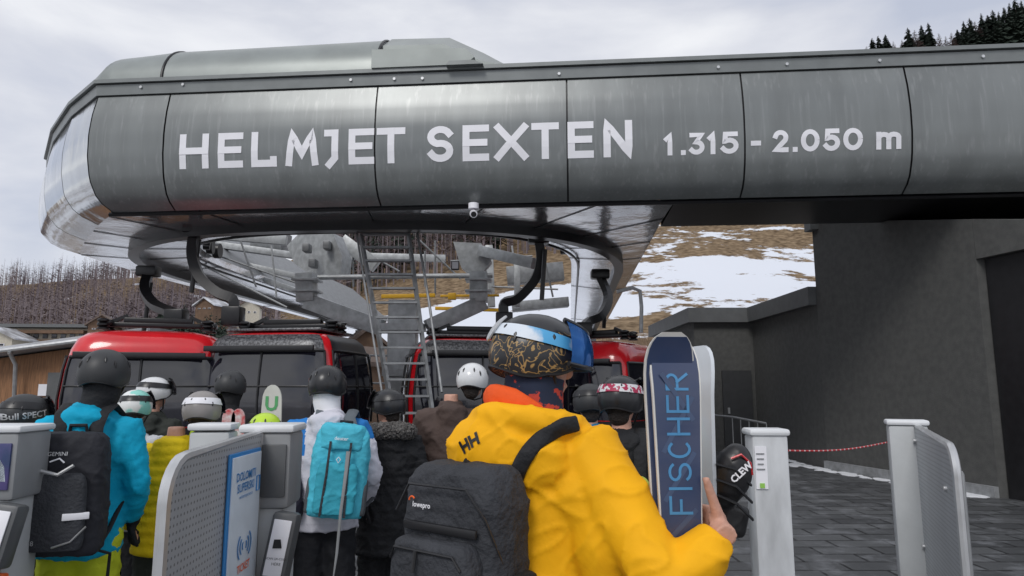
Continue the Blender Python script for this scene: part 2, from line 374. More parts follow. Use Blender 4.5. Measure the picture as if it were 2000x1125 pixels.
def conifer_proto(n,h,w,lar):
    V_=[];F_=[]; 
    for i in range(n):
        f=(i+random.random())/n; zz=h*(.10+.89*f); rr=w*(1-f)**.85+.012; rr*=random.uniform(.55,1.15); a=random.random()*6.28; dx,dy=math.cos(a),math.sin(a); t=rr*(.10 if lar else .30); dz=(.25 if lar else -.3)*rr
        for s in (0,1):
            q=.55 if s else 1; b=len(V_); V_+=[(dx*rr*.1,dy*rr*.1,zz+t*.5),(dx*rr*q-dy*t,dy*rr*q+dx*t,zz+dz*q),(dx*rr*q*1.1,dy*rr*q*1.1,zz+dz-t*.5),(dx*rr*q+dy*t,dy*rr*q-dx*t,zz+dz*q)];F_.append((b,b+1,b+2,b+3))
    me=bpy.data.meshes.new('crown'); me.from_pydata(V_,[],F_); return me
M_bark=mat('bark',(.07,.05,.04),.9)
M_larch2=mat('ridge_larch',(.16,.12,.11),.95,0,.3,.3)
crs=[]
for j in range(3):
    lar=j==2; me=conifer_proto(300,1,(.26,.32,.24)[j],lar); me.materials.append(M_larch2 if lar else M_fir); crs.append(me)
tm=bpy.data.meshes.new('trunk'); bm=B(); tube(bm,[(0,0,-.05),(0,0,.5),(0,0,.98)],[.016,.010,.002],6); bm.to_mesh(tm); bm.free(); tm.materials.append(M_bark)
tp=sorted([(1692,8,2),(1704,24,0),(1716,28,0),(1730,30,1),(1745,16,2),(1762,18,2),(1775,42,0),(1788,36,2),(1802,46,0),(1816,50,0),(1835,28,2),(1848,22,2),(1860,28,2),(1872,34,1),(1886,50,0),(1898,56,0),(1908,48,2),(1922,64,0),(1934,60,1),(1945,70,0),(1957,66,0),(1968,74,1),(1980,82,0),(1992,92,0),(2004,86,1),(2020,86,1),(1930,40,1),(1960,45,0),(1882,30,1),(1782,22,1),(1812,25,1),(1910,30,1),(1985,50,1),(1945,40,1)])
for i,(px,hp,k) in enumerate(tp):
    Y=238+(i*7)%14; t=((px-1000)/F)/.937; X=t*Y; z=TZ(X,Y); ytop=100-(px-1700)*.04-hp
    hh=max(5,W(px,ytop,Y).z-z+1.0)
    words=['dark fir','bushy dark fir','bare brown larch'][k]
    r_=thing('conifer_tree','%s on the ridge above the grey beam, tree %d from the left'%(words,i+1),'tree',(X,Y,z-.5),random.random()*6,group='conifers on the ridge')
    ww=min(hh,15)*random.uniform(.85,1.25); r_.scale=(ww,ww,hh)
    for nm,me in (('crown',crs[k]),('trunk',tm)):
        o=bpy.data.objects.new(nm,me); COL.objects.link(o); o.parent=r_
# ================================================================ HOUSES
def house(name,label,c,wd,dp,hw,hr,rz,mw,mr,wins=True):
    t=thing(name,label,'house',c,rz)
    bm=B(); box(bm,(0,0,hw/2-1),(wd,dp,hw+2))
    prism(bm,[(-wd/2,-dp/2+.01,hw),(wd/2,-dp/2+.01,hw),(0,-dp/2+.01,hw+hr)],(0,dp-.02,0)); mk('wall',bm,mw,t)
    o=.12*wd
    bm=B()
    for s in (-1,1): 
        sl=hr/(wd/2)
        prism(bm,[(0,-dp/2-o,hw+hr+.02),(s*(wd/2+o),-dp/2-o,hw-sl*o+.02),(s*(wd/2+o),-dp/2-o,hw-sl*o+.18),(0,-dp/2-o,hw+hr+.18)],(0,dp+2*o,0))
    mk('roof',bm,mr,t)
    if wins:
        for i in (-1,0,1):
            for zz in ([hw*.3,hw*.72] if hw>4 else [hw*.5]):
                bm=B(); box(bm,(i*wd*.28,-dp/2-.03,zz),(wd*.12,.08,hw*.16)); w_=mk('window',bm,M_white,t)
                bm=B(); box(bm,(i*wd*.28,-dp/2-.075,zz),(wd*.09,.03,hw*.13)); mk('pane',bm,M_glass,w_)
    return t
M_cream=mat('cream_plaster',(.5,.46,.38),.85); M_brown=mat('brown_timber',(.15,.09,.055),.8,0,.3,3); M_droof=mat('brown_roof',(.15,.11,.09),.8,0,.3,3,.2,12); M_sroof=mat('snowy_roof',(.62,.64,.68),.8,0,0,.7,col2=(.2,.19,.19))
p=W(115,672,75); t=thing('hotel','long low hotel with rows of balconies at the far left','building',p,R(4))
bm=B(); box(bm,(0,0,-1),(8.4,5,5)); mk('wall',bm,M_cream,t)
bm=B(); box(bm,(0,-.2,1.75),(9,6,.35)); mk('roof',bm,M_wallt,t)
for k in range(3):
    bm=B(); box(bm,(0,-2.9,-.9+k*1.0),(8.4,.7,.35)); mk('balcony',bm,M_brown if k else M_wallt,t)
for i in range(9):
    for k in range(2):
        bm=B(); box(bm,(-3.7+i*.92,-2.55,-.3+k*1.0),(.5,.1,.5)); mk('window',bm,M_glass,t)
house('house','cream house with snowy roof beside the long hotel',W(10,690,70),4,6,1.4,1.0,R(10),M_cream,M_sroof)
house('house','brown timber house right of the long hotel',W(205,655,72),2.4,4,1.0,.9,R(20),M_brown,M_droof)
house('house','small white house high on the snow left of the ladder',W(488,622,90),2.6,3,1.4,.9,R(15),M_cream,M_droof)
house('house','small brown house under the left leg of the station',W(415,612,85),2.6,3,.9,.8,R(-15),M_brown,M_sroof)
house('barn','brown wooden barn seen behind the ladder',W(705,742,30),1.7,2.6,1.35,.72,R(22),M_brown,M_droof)
house('barn','low shingled barn behind the metal railing right of the cabin',W(728,752,26),1.5,2,.75,.5,R(-30),M_brown,M_droof,False)
t=thing('wooden_shed','wooden plank shed with sloping frosty roof at the left edge','shed',(-12.2,18,0),R(0))
bm=B(); prism(bm,[(-4,0,0),(2.3,0,0),(2.3,0,2.85),(-4,0,2.0)],(0,6,0)); mk('wall',bm,M_wood,t)
bm=B(); prism(bm,[(-4.2,-.5,2.02),(2.9,-.5,2.98),(2.9,-.5,3.16),(-4.2,-.5,2.2)],(0,7,0)); mk('roof',bm,M_sroof,t)
bm=B(); box(bm,(.6,-.03,1.0),(1.0,.06,2.0)); mk('door',bm,M_wallt,t)
bm=B(); tube(bm,[(-4.2,-.56,2.1),(2.9,-.56,3.02)],.06,8); mk('gutter',bm,M_alu,t)
bm=B(); tube(bm,[(-.6,-.56,2.5),(-.6,-.3,2.2),(-.6,-.1,0)],.05,8); mk('downpipe',bm,M_alu,t)
bm=B(); box(bm,(.0,-.03,1.55),(.25,.04,.3)); mk('notice',bm,M_white,t)
# ================================================================ DARK BUILDING (right)
t=thing('dark_building','dark grey rendered building with low wing on the right','building',(6.3,8,0),0)
def wb(bm,x0,x1,y0,y1,z0,z1): box(bm,((x0+x1)/2,(y0+y1)/2,(z0+z1)/2),(x1-x0,y1-y0,z1-z0))
def wp(bm,poly,z0,z1): prism(bm,[(x,y,z0) for x,y in poly],(0,0,z1-z0))
XW=6.3
def wx(y): return XW+(14.0-y)*.22
bm=B()
prism(bm,[(wx(14),14,0),(wx(10.3),10.3,0),(wx(10.3),10.3,4.18),(wx(14),14,5.05)],(7,0,0))
prism(bm,[(wx(10.29),10.29,3.55),(wx(9.1),9.1,3.55),(wx(9.1),9.1,3.86),(wx(10.29),10.29,4.178)],(7,0,0))
wb(bm,XW+.02,20,14.0,17.9,0,3.3); wb(bm,4.78,20,17.9,23,0,3.3); wb(bm,8.7,14,6,10.28,0,3.54)
mk('wall',bm,M_wall,t,world=True)
bm=B(); wb(bm,XW-.16,XW+.3,14.02,17.72,3.3,3.68); wb(bm,4.60,XW+.3,17.72,18.1,3.3,3.68); wb(bm,4.60,4.96,18.1,23,3.3,3.68); mk('parapet',bm,M_wallt,t,world=True)
bm=B(); wb(bm,XW-.12,XW+.5,13.8,14.1,4.85,5.2); mk('roof_edge',bm,M_wallt,t,world=True)
bm=B(); wp(bm,[(wx(14)-.07,14),(wx(10.3)-.07,10.3),(wx(10.3)+.0,10.3),(wx(14)+.0,14)],0,.16); mk('plinth',bm,M_conc,t,world=True)
bm=B(); wb(bm,5.45,6.2,17.83,17.9,0,2.05); d=mk('door',bm,M_door,t,world=True)
bm=B(); wb(bm,5.55,5.6,17.79,17.83,.95,1.1); mk('handle',bm,M_alu,d,world=True)
bm=B(); wp(bm,[(wx(10.28)+.12,10.275),(wx(7)+.12,7),(wx(7)+.2,7),(wx(10.28)+.2,10.275)],0,3.54); mk('garage_door',bm,M_blk,t,world=True)
bm=B()
for k in range(60):
    y=10.4+k*.11+random.uniform(-.1,.1); ell(bm,(wx(min(y,14))-.14-random.random()**2*.4,y,.0),(.03+random.random()*.13,.08+random.random()*.2,.02),None,8,5)
mk('snow_remnant',bm,M_snow,label='thin strip of old snow along the foot of the dark wall',cat='snow',kind='stuff')
t=thing('handrail','grey metal handrail beside the dark building door','railing',(4.6,14.5,0))
bm=B(); tube(bm,[(-.15,1.5,1.0),(0,0,1.0),(.45,-.7,.9)],.022); mk('rail',bm,M_galvd,t)
for k in range(5):
    bm=B(); f=k/8; tube(bm,[(f*.9,-1.4*f,0),(f*.9,-1.4*f,1.0-.18*f)],.012,6); mk('baluster',bm,M_galvd,t)
t=thing('handrail','galvanised railing behind the ladder right of the left cabin','railing',W(720,760,15))
t.location.z=0
for z in (1.1,1.7,2.3): bm=B(); tube(bm,[(-.35,0,z),(.5,0,z)],.022); mk('rail',bm,M_galv,t)
for x in (-.35,0,.5): bm=B(); tube(bm,[(x,0,0),(x,0,2.3)],.025); mk('baluster',bm,M_galv,t)
# ================================================================ STATION
O2=V((0,10.44)); ex=V((.9965,-.0837)); ey=V((.0837,.9965))
def S(a,b,z): q=O2+ex*a+ey*b; return V((q.x,q.y,z))
ZB,ZT,ZR=4.58,6.49,6.75
def pf(px,py,b=-.09):
    d=ray(px,py); t=((O2.x*ey.x+O2.y*ey.y)+b)/(d.x*ey.x+d.y*ey.y); p=V((0,0,H))+d*t
    return ((p.x-O2.x)*ex.x+(p.y-O2.y)*ex.y,p.z)
PR=[(4.58,.38),(4.66,.22),(4.80,.09),(5.05,-.02),(5.4,-.085),(5.8,-.10),(6.15,-.07),(6.49,0)]
def prof(z):
    for (z0,b0),(z1,b1) in zip(PR,PR[1:]):
        if z<=z1: f=max(0,(z-z0)/(z1-z0)); return b0+(b1-b0)*f
    return 0
st=thing('gondola_station','huge dark grey gondola lift station with white lettering on its front','lift station',(-3,14,0))
seams=[16.0]+[pf(x,270)[0] for x in (1783,1455,1108,732,320)]
path=[(s,0) for s in seams]+[(-7.08,0),(-8.15,.80),(-9.45,2.0),(-10.8,3.5),(-11.0,6.5),(-11.0,23.5)]
def nrm(i):
    P=[V(p) for p in path]
    d0=(P[i]-P[i-1]).normalized() if i else (P[1]-P[0]).normalized(); d1=(P[i+1]-P[i]).normalized() if i<len(P)-1 else d0
    d=(d0+d1).normalized(); n=V((-d.y,d.x)); n=n/max(.5,n.dot(V((-d1.y,d1.x)))); return n
insc=[1]*6+[1.15,1.5,1.8,1.9,1.8,1.8]
def fp(i,f,z,off=0):
    pr=prof(z); 
    a=V(path[i])+ -nrm(i)*(pr*(insc[i] if pr>0 else 1)-off); b=V(path[i+1])+ -nrm(i+1)*(pr*(insc[i+1] if pr>0 else 1)-off)
    q=a+(b-a)*f; return S(q.x,q.y,z)
for i in range(len(path)-1):
    Lg=(V(path[i+1])-V(path[i])).length; g=.014/Lg
    bm=B(); grid(bm,lambda u,v:fp(i,g+u*(1-2*g),ZB+(ZT-ZB)*v,0),2,18)
    mk('panel',bm,M_face if i<6 else M_nose,st,world=True,smooth=50)
bm=B()
for i in range(len(path)-1): grid(bm,lambda u,v:fp(i,u,ZB+.01+(ZT-ZB)*v,-.03),1,18)
mk('backing',bm,M_black,st,world=True)
def band(i0,i1,z0,z1,o0,o1):
    bm=B()
    for i in range(i0,i1):
        def q(f,z,off):
            a=V(path[i])+nrm(i)*off; b=V(path[i+1])+nrm(i+1)*off; c=a+(b-a)*f; return S(c.x,c.y,z)
        vs=[bm.verts.new(q(f,z,o)) for f in (0,1) for (z,o) in ((z0,-.1),(z0,o0),(z1,o1),(z1,-.1))]
        for k in range(4): bm.faces.new((vs[k],vs[(k+1)%4],vs[4+(k+1)%4],vs[4+k]))
        bm.faces.new(vs[:4]); bm.faces.new(vs[4:])
    return bm
mk('trim',band(0,len(path)-1,ZT+.02,ZR-.06,.03,.04),M_trim,st,world=True)
mk('trim_lip',band(0,len(path)-1,ZR-.045,ZR+.02,.09,.09),M_trim,st,world=True)
for px,py in [(275,170),(357,165),(685,156),(770,154),(825,153),(1092,144),(1403,131),(1537,125),(1718,118),(1920,110)]:
    a,z=pf(px,py,-.05); bm=B(); p=S(a,-.03,max(ZT+.08,min(z,ZR-.1))); q=S(a,-.06,p.z); tube(bm,[p,q],.024,12); mk('bolt',bm,M_alu,st,world=True)
vp=[(-2.25,0),(-5.9,0),(-7.0,.0),(-8.1,.8),(-9.4,2.0),(-10.6,3.3)]; vh=[.92,.86,.74,.35,.12,.03]; vi=[(0,1),(0,1),(.45,1),(.6,.7),(.7,.5),(.8,.2)]
def vault(i0,i1,m):
    bm=B()
    def fn(u,v):
        x=u*(i1-i0)+i0; i=min(int(x),i1-1); f=x-i
        a=V(vp[i]).lerp(V(vp[i+1]),f); h=vh[i]+(vh[i+1]-vh[i])*f; d=V(vi[i]).lerp(V(vi[i+1]),f); dn=d.normalized(); th=v*pi/2*1.15
        bb=a+dn*(1-math.cos(min(th,pi/2)))*1.1+dn*max(0,th-pi/2)*3-dn*.06
        return S(bb.x,bb.y,ZR+.02+h*math.sin(min(th,pi/2)))
    grid(bm,fn,(i1-i0)*6,14); mk('roof_cover',bm,m,st,world=True,smooth=60)
vault(0,1,M_cover); 
vp[1]=(-5.96,0); vault(1,5,M_cover)
def boxs(bm,pts,b0,b1):
    prism(bm,[S(a,b0,z) for a,z in pts],S(0,b1,0)-S(0,b0,0))
for a_,hh in ((-2.22,.92),(-5.93,.86)):
    bm=B(); pts=[S(a_,1.1-1.1*math.cos(th)-.06,ZR+.02+hh*math.sin(th)) for th in [k*pi/24 for k in range(13)]]; tube(bm,pts,.022,6); mk('roof_seam',bm,M_black,st,world=True)
bm=B()
top=[(-2.18,ZR+.93),(-1.15,ZR+.91),(-.55,ZR+.60),(.25,ZR+.12),(.25,ZR),(-2.18,ZR)]
tf=[S(a,.65,z) for a,z in top]; bf=[S(a,.12,max(ZR,z-.40)) for a,z in top]
va=[bm.verts.new(p) for p in bf]; vb=[bm.verts.new(p) for p in tf]; vc=[bm.verts.new(p+V((0,2,0))) for p in tf]
n=len(top); bm.faces.new(va[::-1]); bm.faces.new(vc)
for A_,B_ in ((va,vb),(vb,vc)):
    for k in range(n): bm.faces.new((A_[k],A_[(k+1)%n],B_[(k+1)%n],B_[k]))
mk('roof_housing',bm,M_cover,st,world=True)
bm=B(); boxs(bm,[(-2.3,ZR+.02),(-.75,ZR+.02),(-.6,ZR+.14),(-.75,ZR+.3),(-2.3,ZR+.34)],-.12,.3); mk('roof_step',bm,M_cover,st,world=True)
bm=B(); boxs(bm,[(-1.05,ZR-.02),(-.45,ZR-.02),(-.6,ZR+.05),(-1.0,ZR+.05)],-.2,.1); mk('roof_bracket',bm,M_trim,st,world=True)
# U-shaped underside
CA,CB=-3.55,7.0
def se(th,rx,ry,n=2.7):
    c,s=math.cos(th),math.sin(th); return (CA+rx*math.copysign(abs(c)**(2/n),c),CB+ry*math.copysign(abs(s)**(2/n),s))
outp=[]
for i in range(len(path)): q=V(path[i])-nrm(i)*(.38*insc[i]); outp.append((q.x,q.y))
opoly=[(2.55,23.5),(2.55,2.2),(2.6,.38)]+[p for p in outp if p[0]<2.5]
def rayhit(dx,dy):
    best=99
    for (x1,y1),(x2,y2) in zip(opoly,opoly[1:]):
        ex_,ey_=x2-x1,y2-y1; den=dx*ey_-dy*ex_
        if abs(den)<1e-9: continue
        t=((x1-CA)*ey_-(y1-CB)*ex_)/den; s=((x1-CA)*dy-(y1-CB)*dx)/den
        if t>0 and -1e-6<=s<=1+1e-6: best=min(best,t)
    return (CA+dx*best,CB+dy*best)
rows=[]; RX,RI=5.65,4.5
for k in range(10): b=23.5-(23.5-CB)*k/10; rows.append(((2.55,b),(CA+RX,b),(CA+RI,b)))
for k in range(73):
    th=-pi*k/72; r=se(th,RX,5.65); inn=se(th,RI,4.45); d=V((r[0]-CA,r[1]-CB)); 
    if d.length<1e-6: d=V((1,0))
    rows.append((rayhit(d.x,d.y),r,inn))
for k in range(1,11): b=CB+(23.5-CB)*k/10; rows.append(((-10.3,b),(CA-RX,b),(CA-RI,b)))
def ring_sheet(name,ia,fa,ib,fb,za,zb_,m,sm=60):
    bm=B(); A_=[];B_=[]
    for r in rows:
        pa=V(r[ia[0]]).lerp(V(r[ia[1]]),fa); pb=V(r[ib[0]]).lerp(V(r[ib[1]]),fb); A_.append(bm.verts.new(S(pa.x,pa.y,za))); B_.append(bm.verts.new(S(pb.x,pb.y,zb_)))
    for i in range(len(rows)-1): bm.faces.new((A_[i],A_[i+1],B_[i+1],B_[i]))
    return mk(name,bm,m,st,world=True,smooth=sm)
ring_sheet('underside_panel',(0,1),0,(0,1),1,ZB,ZB-.02,M_under)
ring_sheet('inner_soffit',(1,2),0,(1,2),1,ZB-.02,ZB+.12,M_undl)
ring_sheet('inner_wall',(1,2),1,(1,2),1,ZB+.12,4.86,M_undl)
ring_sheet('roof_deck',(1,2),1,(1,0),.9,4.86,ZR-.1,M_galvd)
bm=B()
pts=[S(r[1][0],r[1][1],ZB-.08) for r in rows]; tube(bm,pts,.15,4,up=(0,0,1))
mk('guide_rail',bm,M_black,st,world=True)
bm=B(); pts=[]
for r in rows: q=V(r[1]).lerp(V(r[2]),.85); pts.append(S(q.x,q.y,ZB+.04))
tube(bm,pts,.03,6); mk('cable_tray',bm,M_black,st,world=True)
for k in range(2,len(rows)-2,6):
    r=rows[k]; a,b,c=r; bm=B(); tube(bm,[S(a[0],a[1],ZB-.008),S(b[0],b[1],ZB-.03)],.008,4); mk('soffit_joint',bm,M_black,st,world=True)
    bm=B(); tube(bm,[S(b[0],b[1],ZB-.03),S(c[0],c[1],ZB+.11)],.008,4); mk('soffit_joint',bm,M_black,st,world=True)
def q4(a): bm.faces.new([bm.verts.new(S(*p)) for p in a])
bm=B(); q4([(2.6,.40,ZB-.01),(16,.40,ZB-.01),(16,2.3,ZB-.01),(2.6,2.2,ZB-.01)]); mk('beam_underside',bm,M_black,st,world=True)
bm=B(); q4([(2.6,2.2,ZB-.01),(16,2.3,ZB-.01),(16,2.3,ZR),(2.6,2.2,ZR)]); mk('beam_back',bm,M_trim,st,world=True)
bm=B(); q4([(0,0,ZR-.02),(16,0,ZR-.02),(16,2.3,ZR-.02),(0,2.2,ZR-.02)]); mk('beam_top',bm,M_trim,st,world=True)
bm=B(); q4([(2.56,2.2,ZB),(2.56,23.5,ZB),(2.56,23.5,5.9),(2.56,2.2,5.9)]); mk('side_cladding',bm,M_trim,st,world=True)
bm=B(); tube(bm,[S(-7,.44,ZB-.03),S(0,.44,ZB-.03),S(16,.47,ZB-.03)],.04,6); mk('edge_seal',bm,M_black,st,world=True)
# lettering
bm=B()
zl0,zl1=pf(350,328)[1],pf(350,262)[1]; zr0,zr1=pf(1236,305)[1],pf(1236,236)[1]
def fmap(p,k): return S(p.x,prof(p.y)-.006-.002*k,p.y)
z0=(zl0+zr0)/2; z1=(zl1+zr1)/2
for ch,xa,xb in [('H',350,407),('E',425,474),('L',490,540),('M',557,621),('J',632,660),('E',680,730),('T',735,791),('S',834,885),('E',903,955),('X',966,1031),('T',1038,1092),('E',1109,1160),('N',1179,1236)]:
    glyph(bm,ch,pf(xa,300)[0],pf(xb,300)[0],z0,z1,.113,fmap)
zz0=pf(1370,300)[1]; zz1=pf(1370,259)[1]
for ch,xa,xb in [('1',1296,1316),('.',1330,1340),('3',1346,1377),('1',1381,1400),('5',1409,1443),('-',1467,1487),('2',1510,1541),('.',1549,1558),('0',1565,1602),('5',1610,1642),('0',1648,1687),('m',1713,1762)]:
    glyph(bm,ch,pf(xa,280)[0],pf(xb,280)[0],zz0,zz1,.074,fmap)
mk('lettering',bm,M_white,st,world=True,smooth=None)
# steelwork inside
def sw(name,lst,m):
    for p,q,wd,hh in lst:
        bm=B(); beam(bm,p,q,wd,hh,.01); mk(name,bm,m,st,world=True)
bm=B(); gp=[W(588,452,17),W(650,455,16),W(668,500,16),W(664,540,16),W(612,540,16.5),W(575,515,17),W(560,480,17.5)]; prism(bm,gp,(.12,.5,0)); mk('girder',bm,M_galv,st,world=True)
for cx_,cy_ in ((600,485),(640,480),(612,515)):
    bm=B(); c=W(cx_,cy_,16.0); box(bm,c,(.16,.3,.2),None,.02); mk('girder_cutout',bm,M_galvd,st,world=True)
sw('crossbeam',[(W(668,470,17),W(735,520,17),.25,.35),(W(400,475,19),W(580,500,19),.25,.18),(W(400,500,20),W(580,540,20),.2,.16),(W(440,460,18),W(560,470,18),.15,.25),(W(430,515,21),W(600,575,19),.14,.14),(W(670,500,19),W(870,505,19),.12,.2)],M_galv)
bm=B(); tube(bm,[W(595,542,16),W(962,538,16)],.06,10); mk('cross_tube',bm,M_galv,st,world=True)
for a_,b_ in (((400,490),(600,560)),((880,510),(1040,500)),((670,470),(780,530)),((660,480),(720,500)),((820,470),(900,545)),((400,520),(560,600)),((690,500),(690,560)),((830,490),(830,560)),((1000,480),(1010,560)),((470,470),(500,560)),((530,480),(540,580)),((850,470),(850,575)),((1060,490),(1080,580)),((960,560),(1090,565))):
    bm=B(); tube(bm,[W(*a_,17),W(*b_,17)],.024,8); mk('brace',bm,M_galvd if a_[1]%20 else M_galv,st,world=True)
sw('support_arm',[(W(598,535,15.6),W(600,590,15.6),.42,.4),(W(600,588,15.6),W(745,640,15.2),.28,.36),(W(935,532,15.6),W(935,590,15.6),.42,.4),(W(945,590,15.6),W(835,640,15.2),.28,.36)],M_galv)
for px in (600,935):
    for k in range(2):
        bm=B(); c=W(px,548+k*22,15.5); box(bm,c,(.6,.5,.05),None,.01); mk('flange',bm,M_galv,st,world=True)
c=W(788,640,15.2)
bm=B(); box(bm,(c.x,c.y,c.z/2+.35),(.62,.5,c.z+.5),None,.02); mk('support_column',bm,M_galv,st,world=True)
for dz,wx_ in ((0,.95),(-1.0,.8)):
    bm=B(); box(bm,(c.x,c.y,c.z+dz),(wx_,.6,.15)); mk('column_flange',bm,M_galv,st,world=True)
bm=B(); gp=[W(885,472,16),W(940,475,16),W(960,510,16),W(930,545,16),W(900,520,16)]; prism(bm,gp,(0,.4,0)); mk('girder',bm,M_galv,st,world=True)
sw('crossbeam',[(W(940,490,16),W(1045,515,15),.25,.25),(W(955,480,18),W(960,600,18),.2,.2),(W(1010,510,17),W(1010,600,17),.15,.15)],M_galv)
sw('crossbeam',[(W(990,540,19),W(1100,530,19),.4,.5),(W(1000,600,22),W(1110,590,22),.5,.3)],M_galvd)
sw('yellow_beam',[(W(745,579,17),W(850,577,17),.09,.10),(W(860,578,17),W(975,577,17),.06,.06),(W(850,602,18),W(985,606,18),.09,.09)],M_yel)
bm=B(); box(bm,W(883,579,16.8),(.2,.15,.17),None,.02); mk('yellow_clamp',bm,M_yel,st,world=True)
bm=B(); box(bm,W(889,519,14.5),(.17,.1,.2),None,.02); fl=mk('floodlight',bm,M_blk,st,world=True)
bm=B(); box(bm,W(889,518,14.43),(.13,.03,.15)); mk('lens',bm,M_white,fl,world=True)
sw('machine_box',[(W(500,470,20),W(560,475,20),.8,.6)],M_galvd)
for k in range(14,80,3):
    r=rows[k]; q=V(r[1]).lerp(V(r[2]),1.12); bm=B(); d=(V(rows[k+1][1])-V(rows[k-1][1])).normalized(); nn=V((-d.y,d.x)); p=S(q.x,q.y,4.98); n3=S(q.x+nn.x*.07,q.y+nn.y*.07,4.98)-p; tube(bm,[p-n3,p+n3],.19,14); mk('drive_tyre',bm,M_blk,st,world=True)
bm=B(); tube(bm,[W(1205,570,14),W(1235,562,14),W(1250,568,14),W(1253,600,14),W(1252,650,14)],.04,8); mk('drain_pipe',bm,M_galv,st,world=True)
for a in (-9.6,1.9): bm=B(); box(bm,S(a,23.3,2.2),(.5,.5,4.6)); mk('rear_leg',bm,M_galvd,st,world=True)
t=thing('surveillance_camera','small white surveillance camera hanging under the station front','camera',W(925,398,10.75))
bm=B(); cyl(bm,(0,0,-.04),.085,.09,'Z',16); mk('mount',bm,M_white,t)
bm=B(); tube(bm,[(0,.08,-.14),(0,-.02,-.17),(.01,-.14,-.21)],[.06,.065,.06],14); bd=mk('housing',bm,M_white,t)
bm=B(); tube(bm,[(.01,-.138,-.21),(.012,-.15,-.214)],.045,14); mk('lens',bm,M_blk,bd)
t=thing('access_ladder','steep grey steel ladder rising from the platform into the station','ladder',W(790,760,11.8))
t.location.z=0
Lt,Lb=(W(704,458,12.6),W(764,790,11.4)); Rt,Rb=(W(798,458,12.6),W(842,790,11.4))
for a_,b_ in ((Lt,Lb),(Rt,Rb)):
    bm=B(); b2=b_+(b_-a_)*(b_.z/(a_.z-b_.z)); beam(bm,a_,b2,.05,.10); mk('stile',bm,M_galvd,t,world=True)
for k in range(24):
    f=k/11.5; p=Lt.lerp(Lb,f); q=Rt.lerp(Rb,f)
    if p.z<.1: break
    bm=B(); beam(bm,p,q,.13,.035); mk('rung',bm,M_galvd,t,world=True)
bm=B(); tube(bm,[Rt+V((.15,0,.1)),Rt.lerp(Rb,.5)+V((.2,-.25,.2)),Rb+V((.2,-.25,.2))],.025,8); mk('handrail',bm,M_galvd,t,world=True)
bm=B(); tube(bm,[Lt+V((-.05,-.2,.1)),Lb+V((-.1,-.3,.2))],.02,8); mk('handrail',bm,M_galvd,t,world=True)
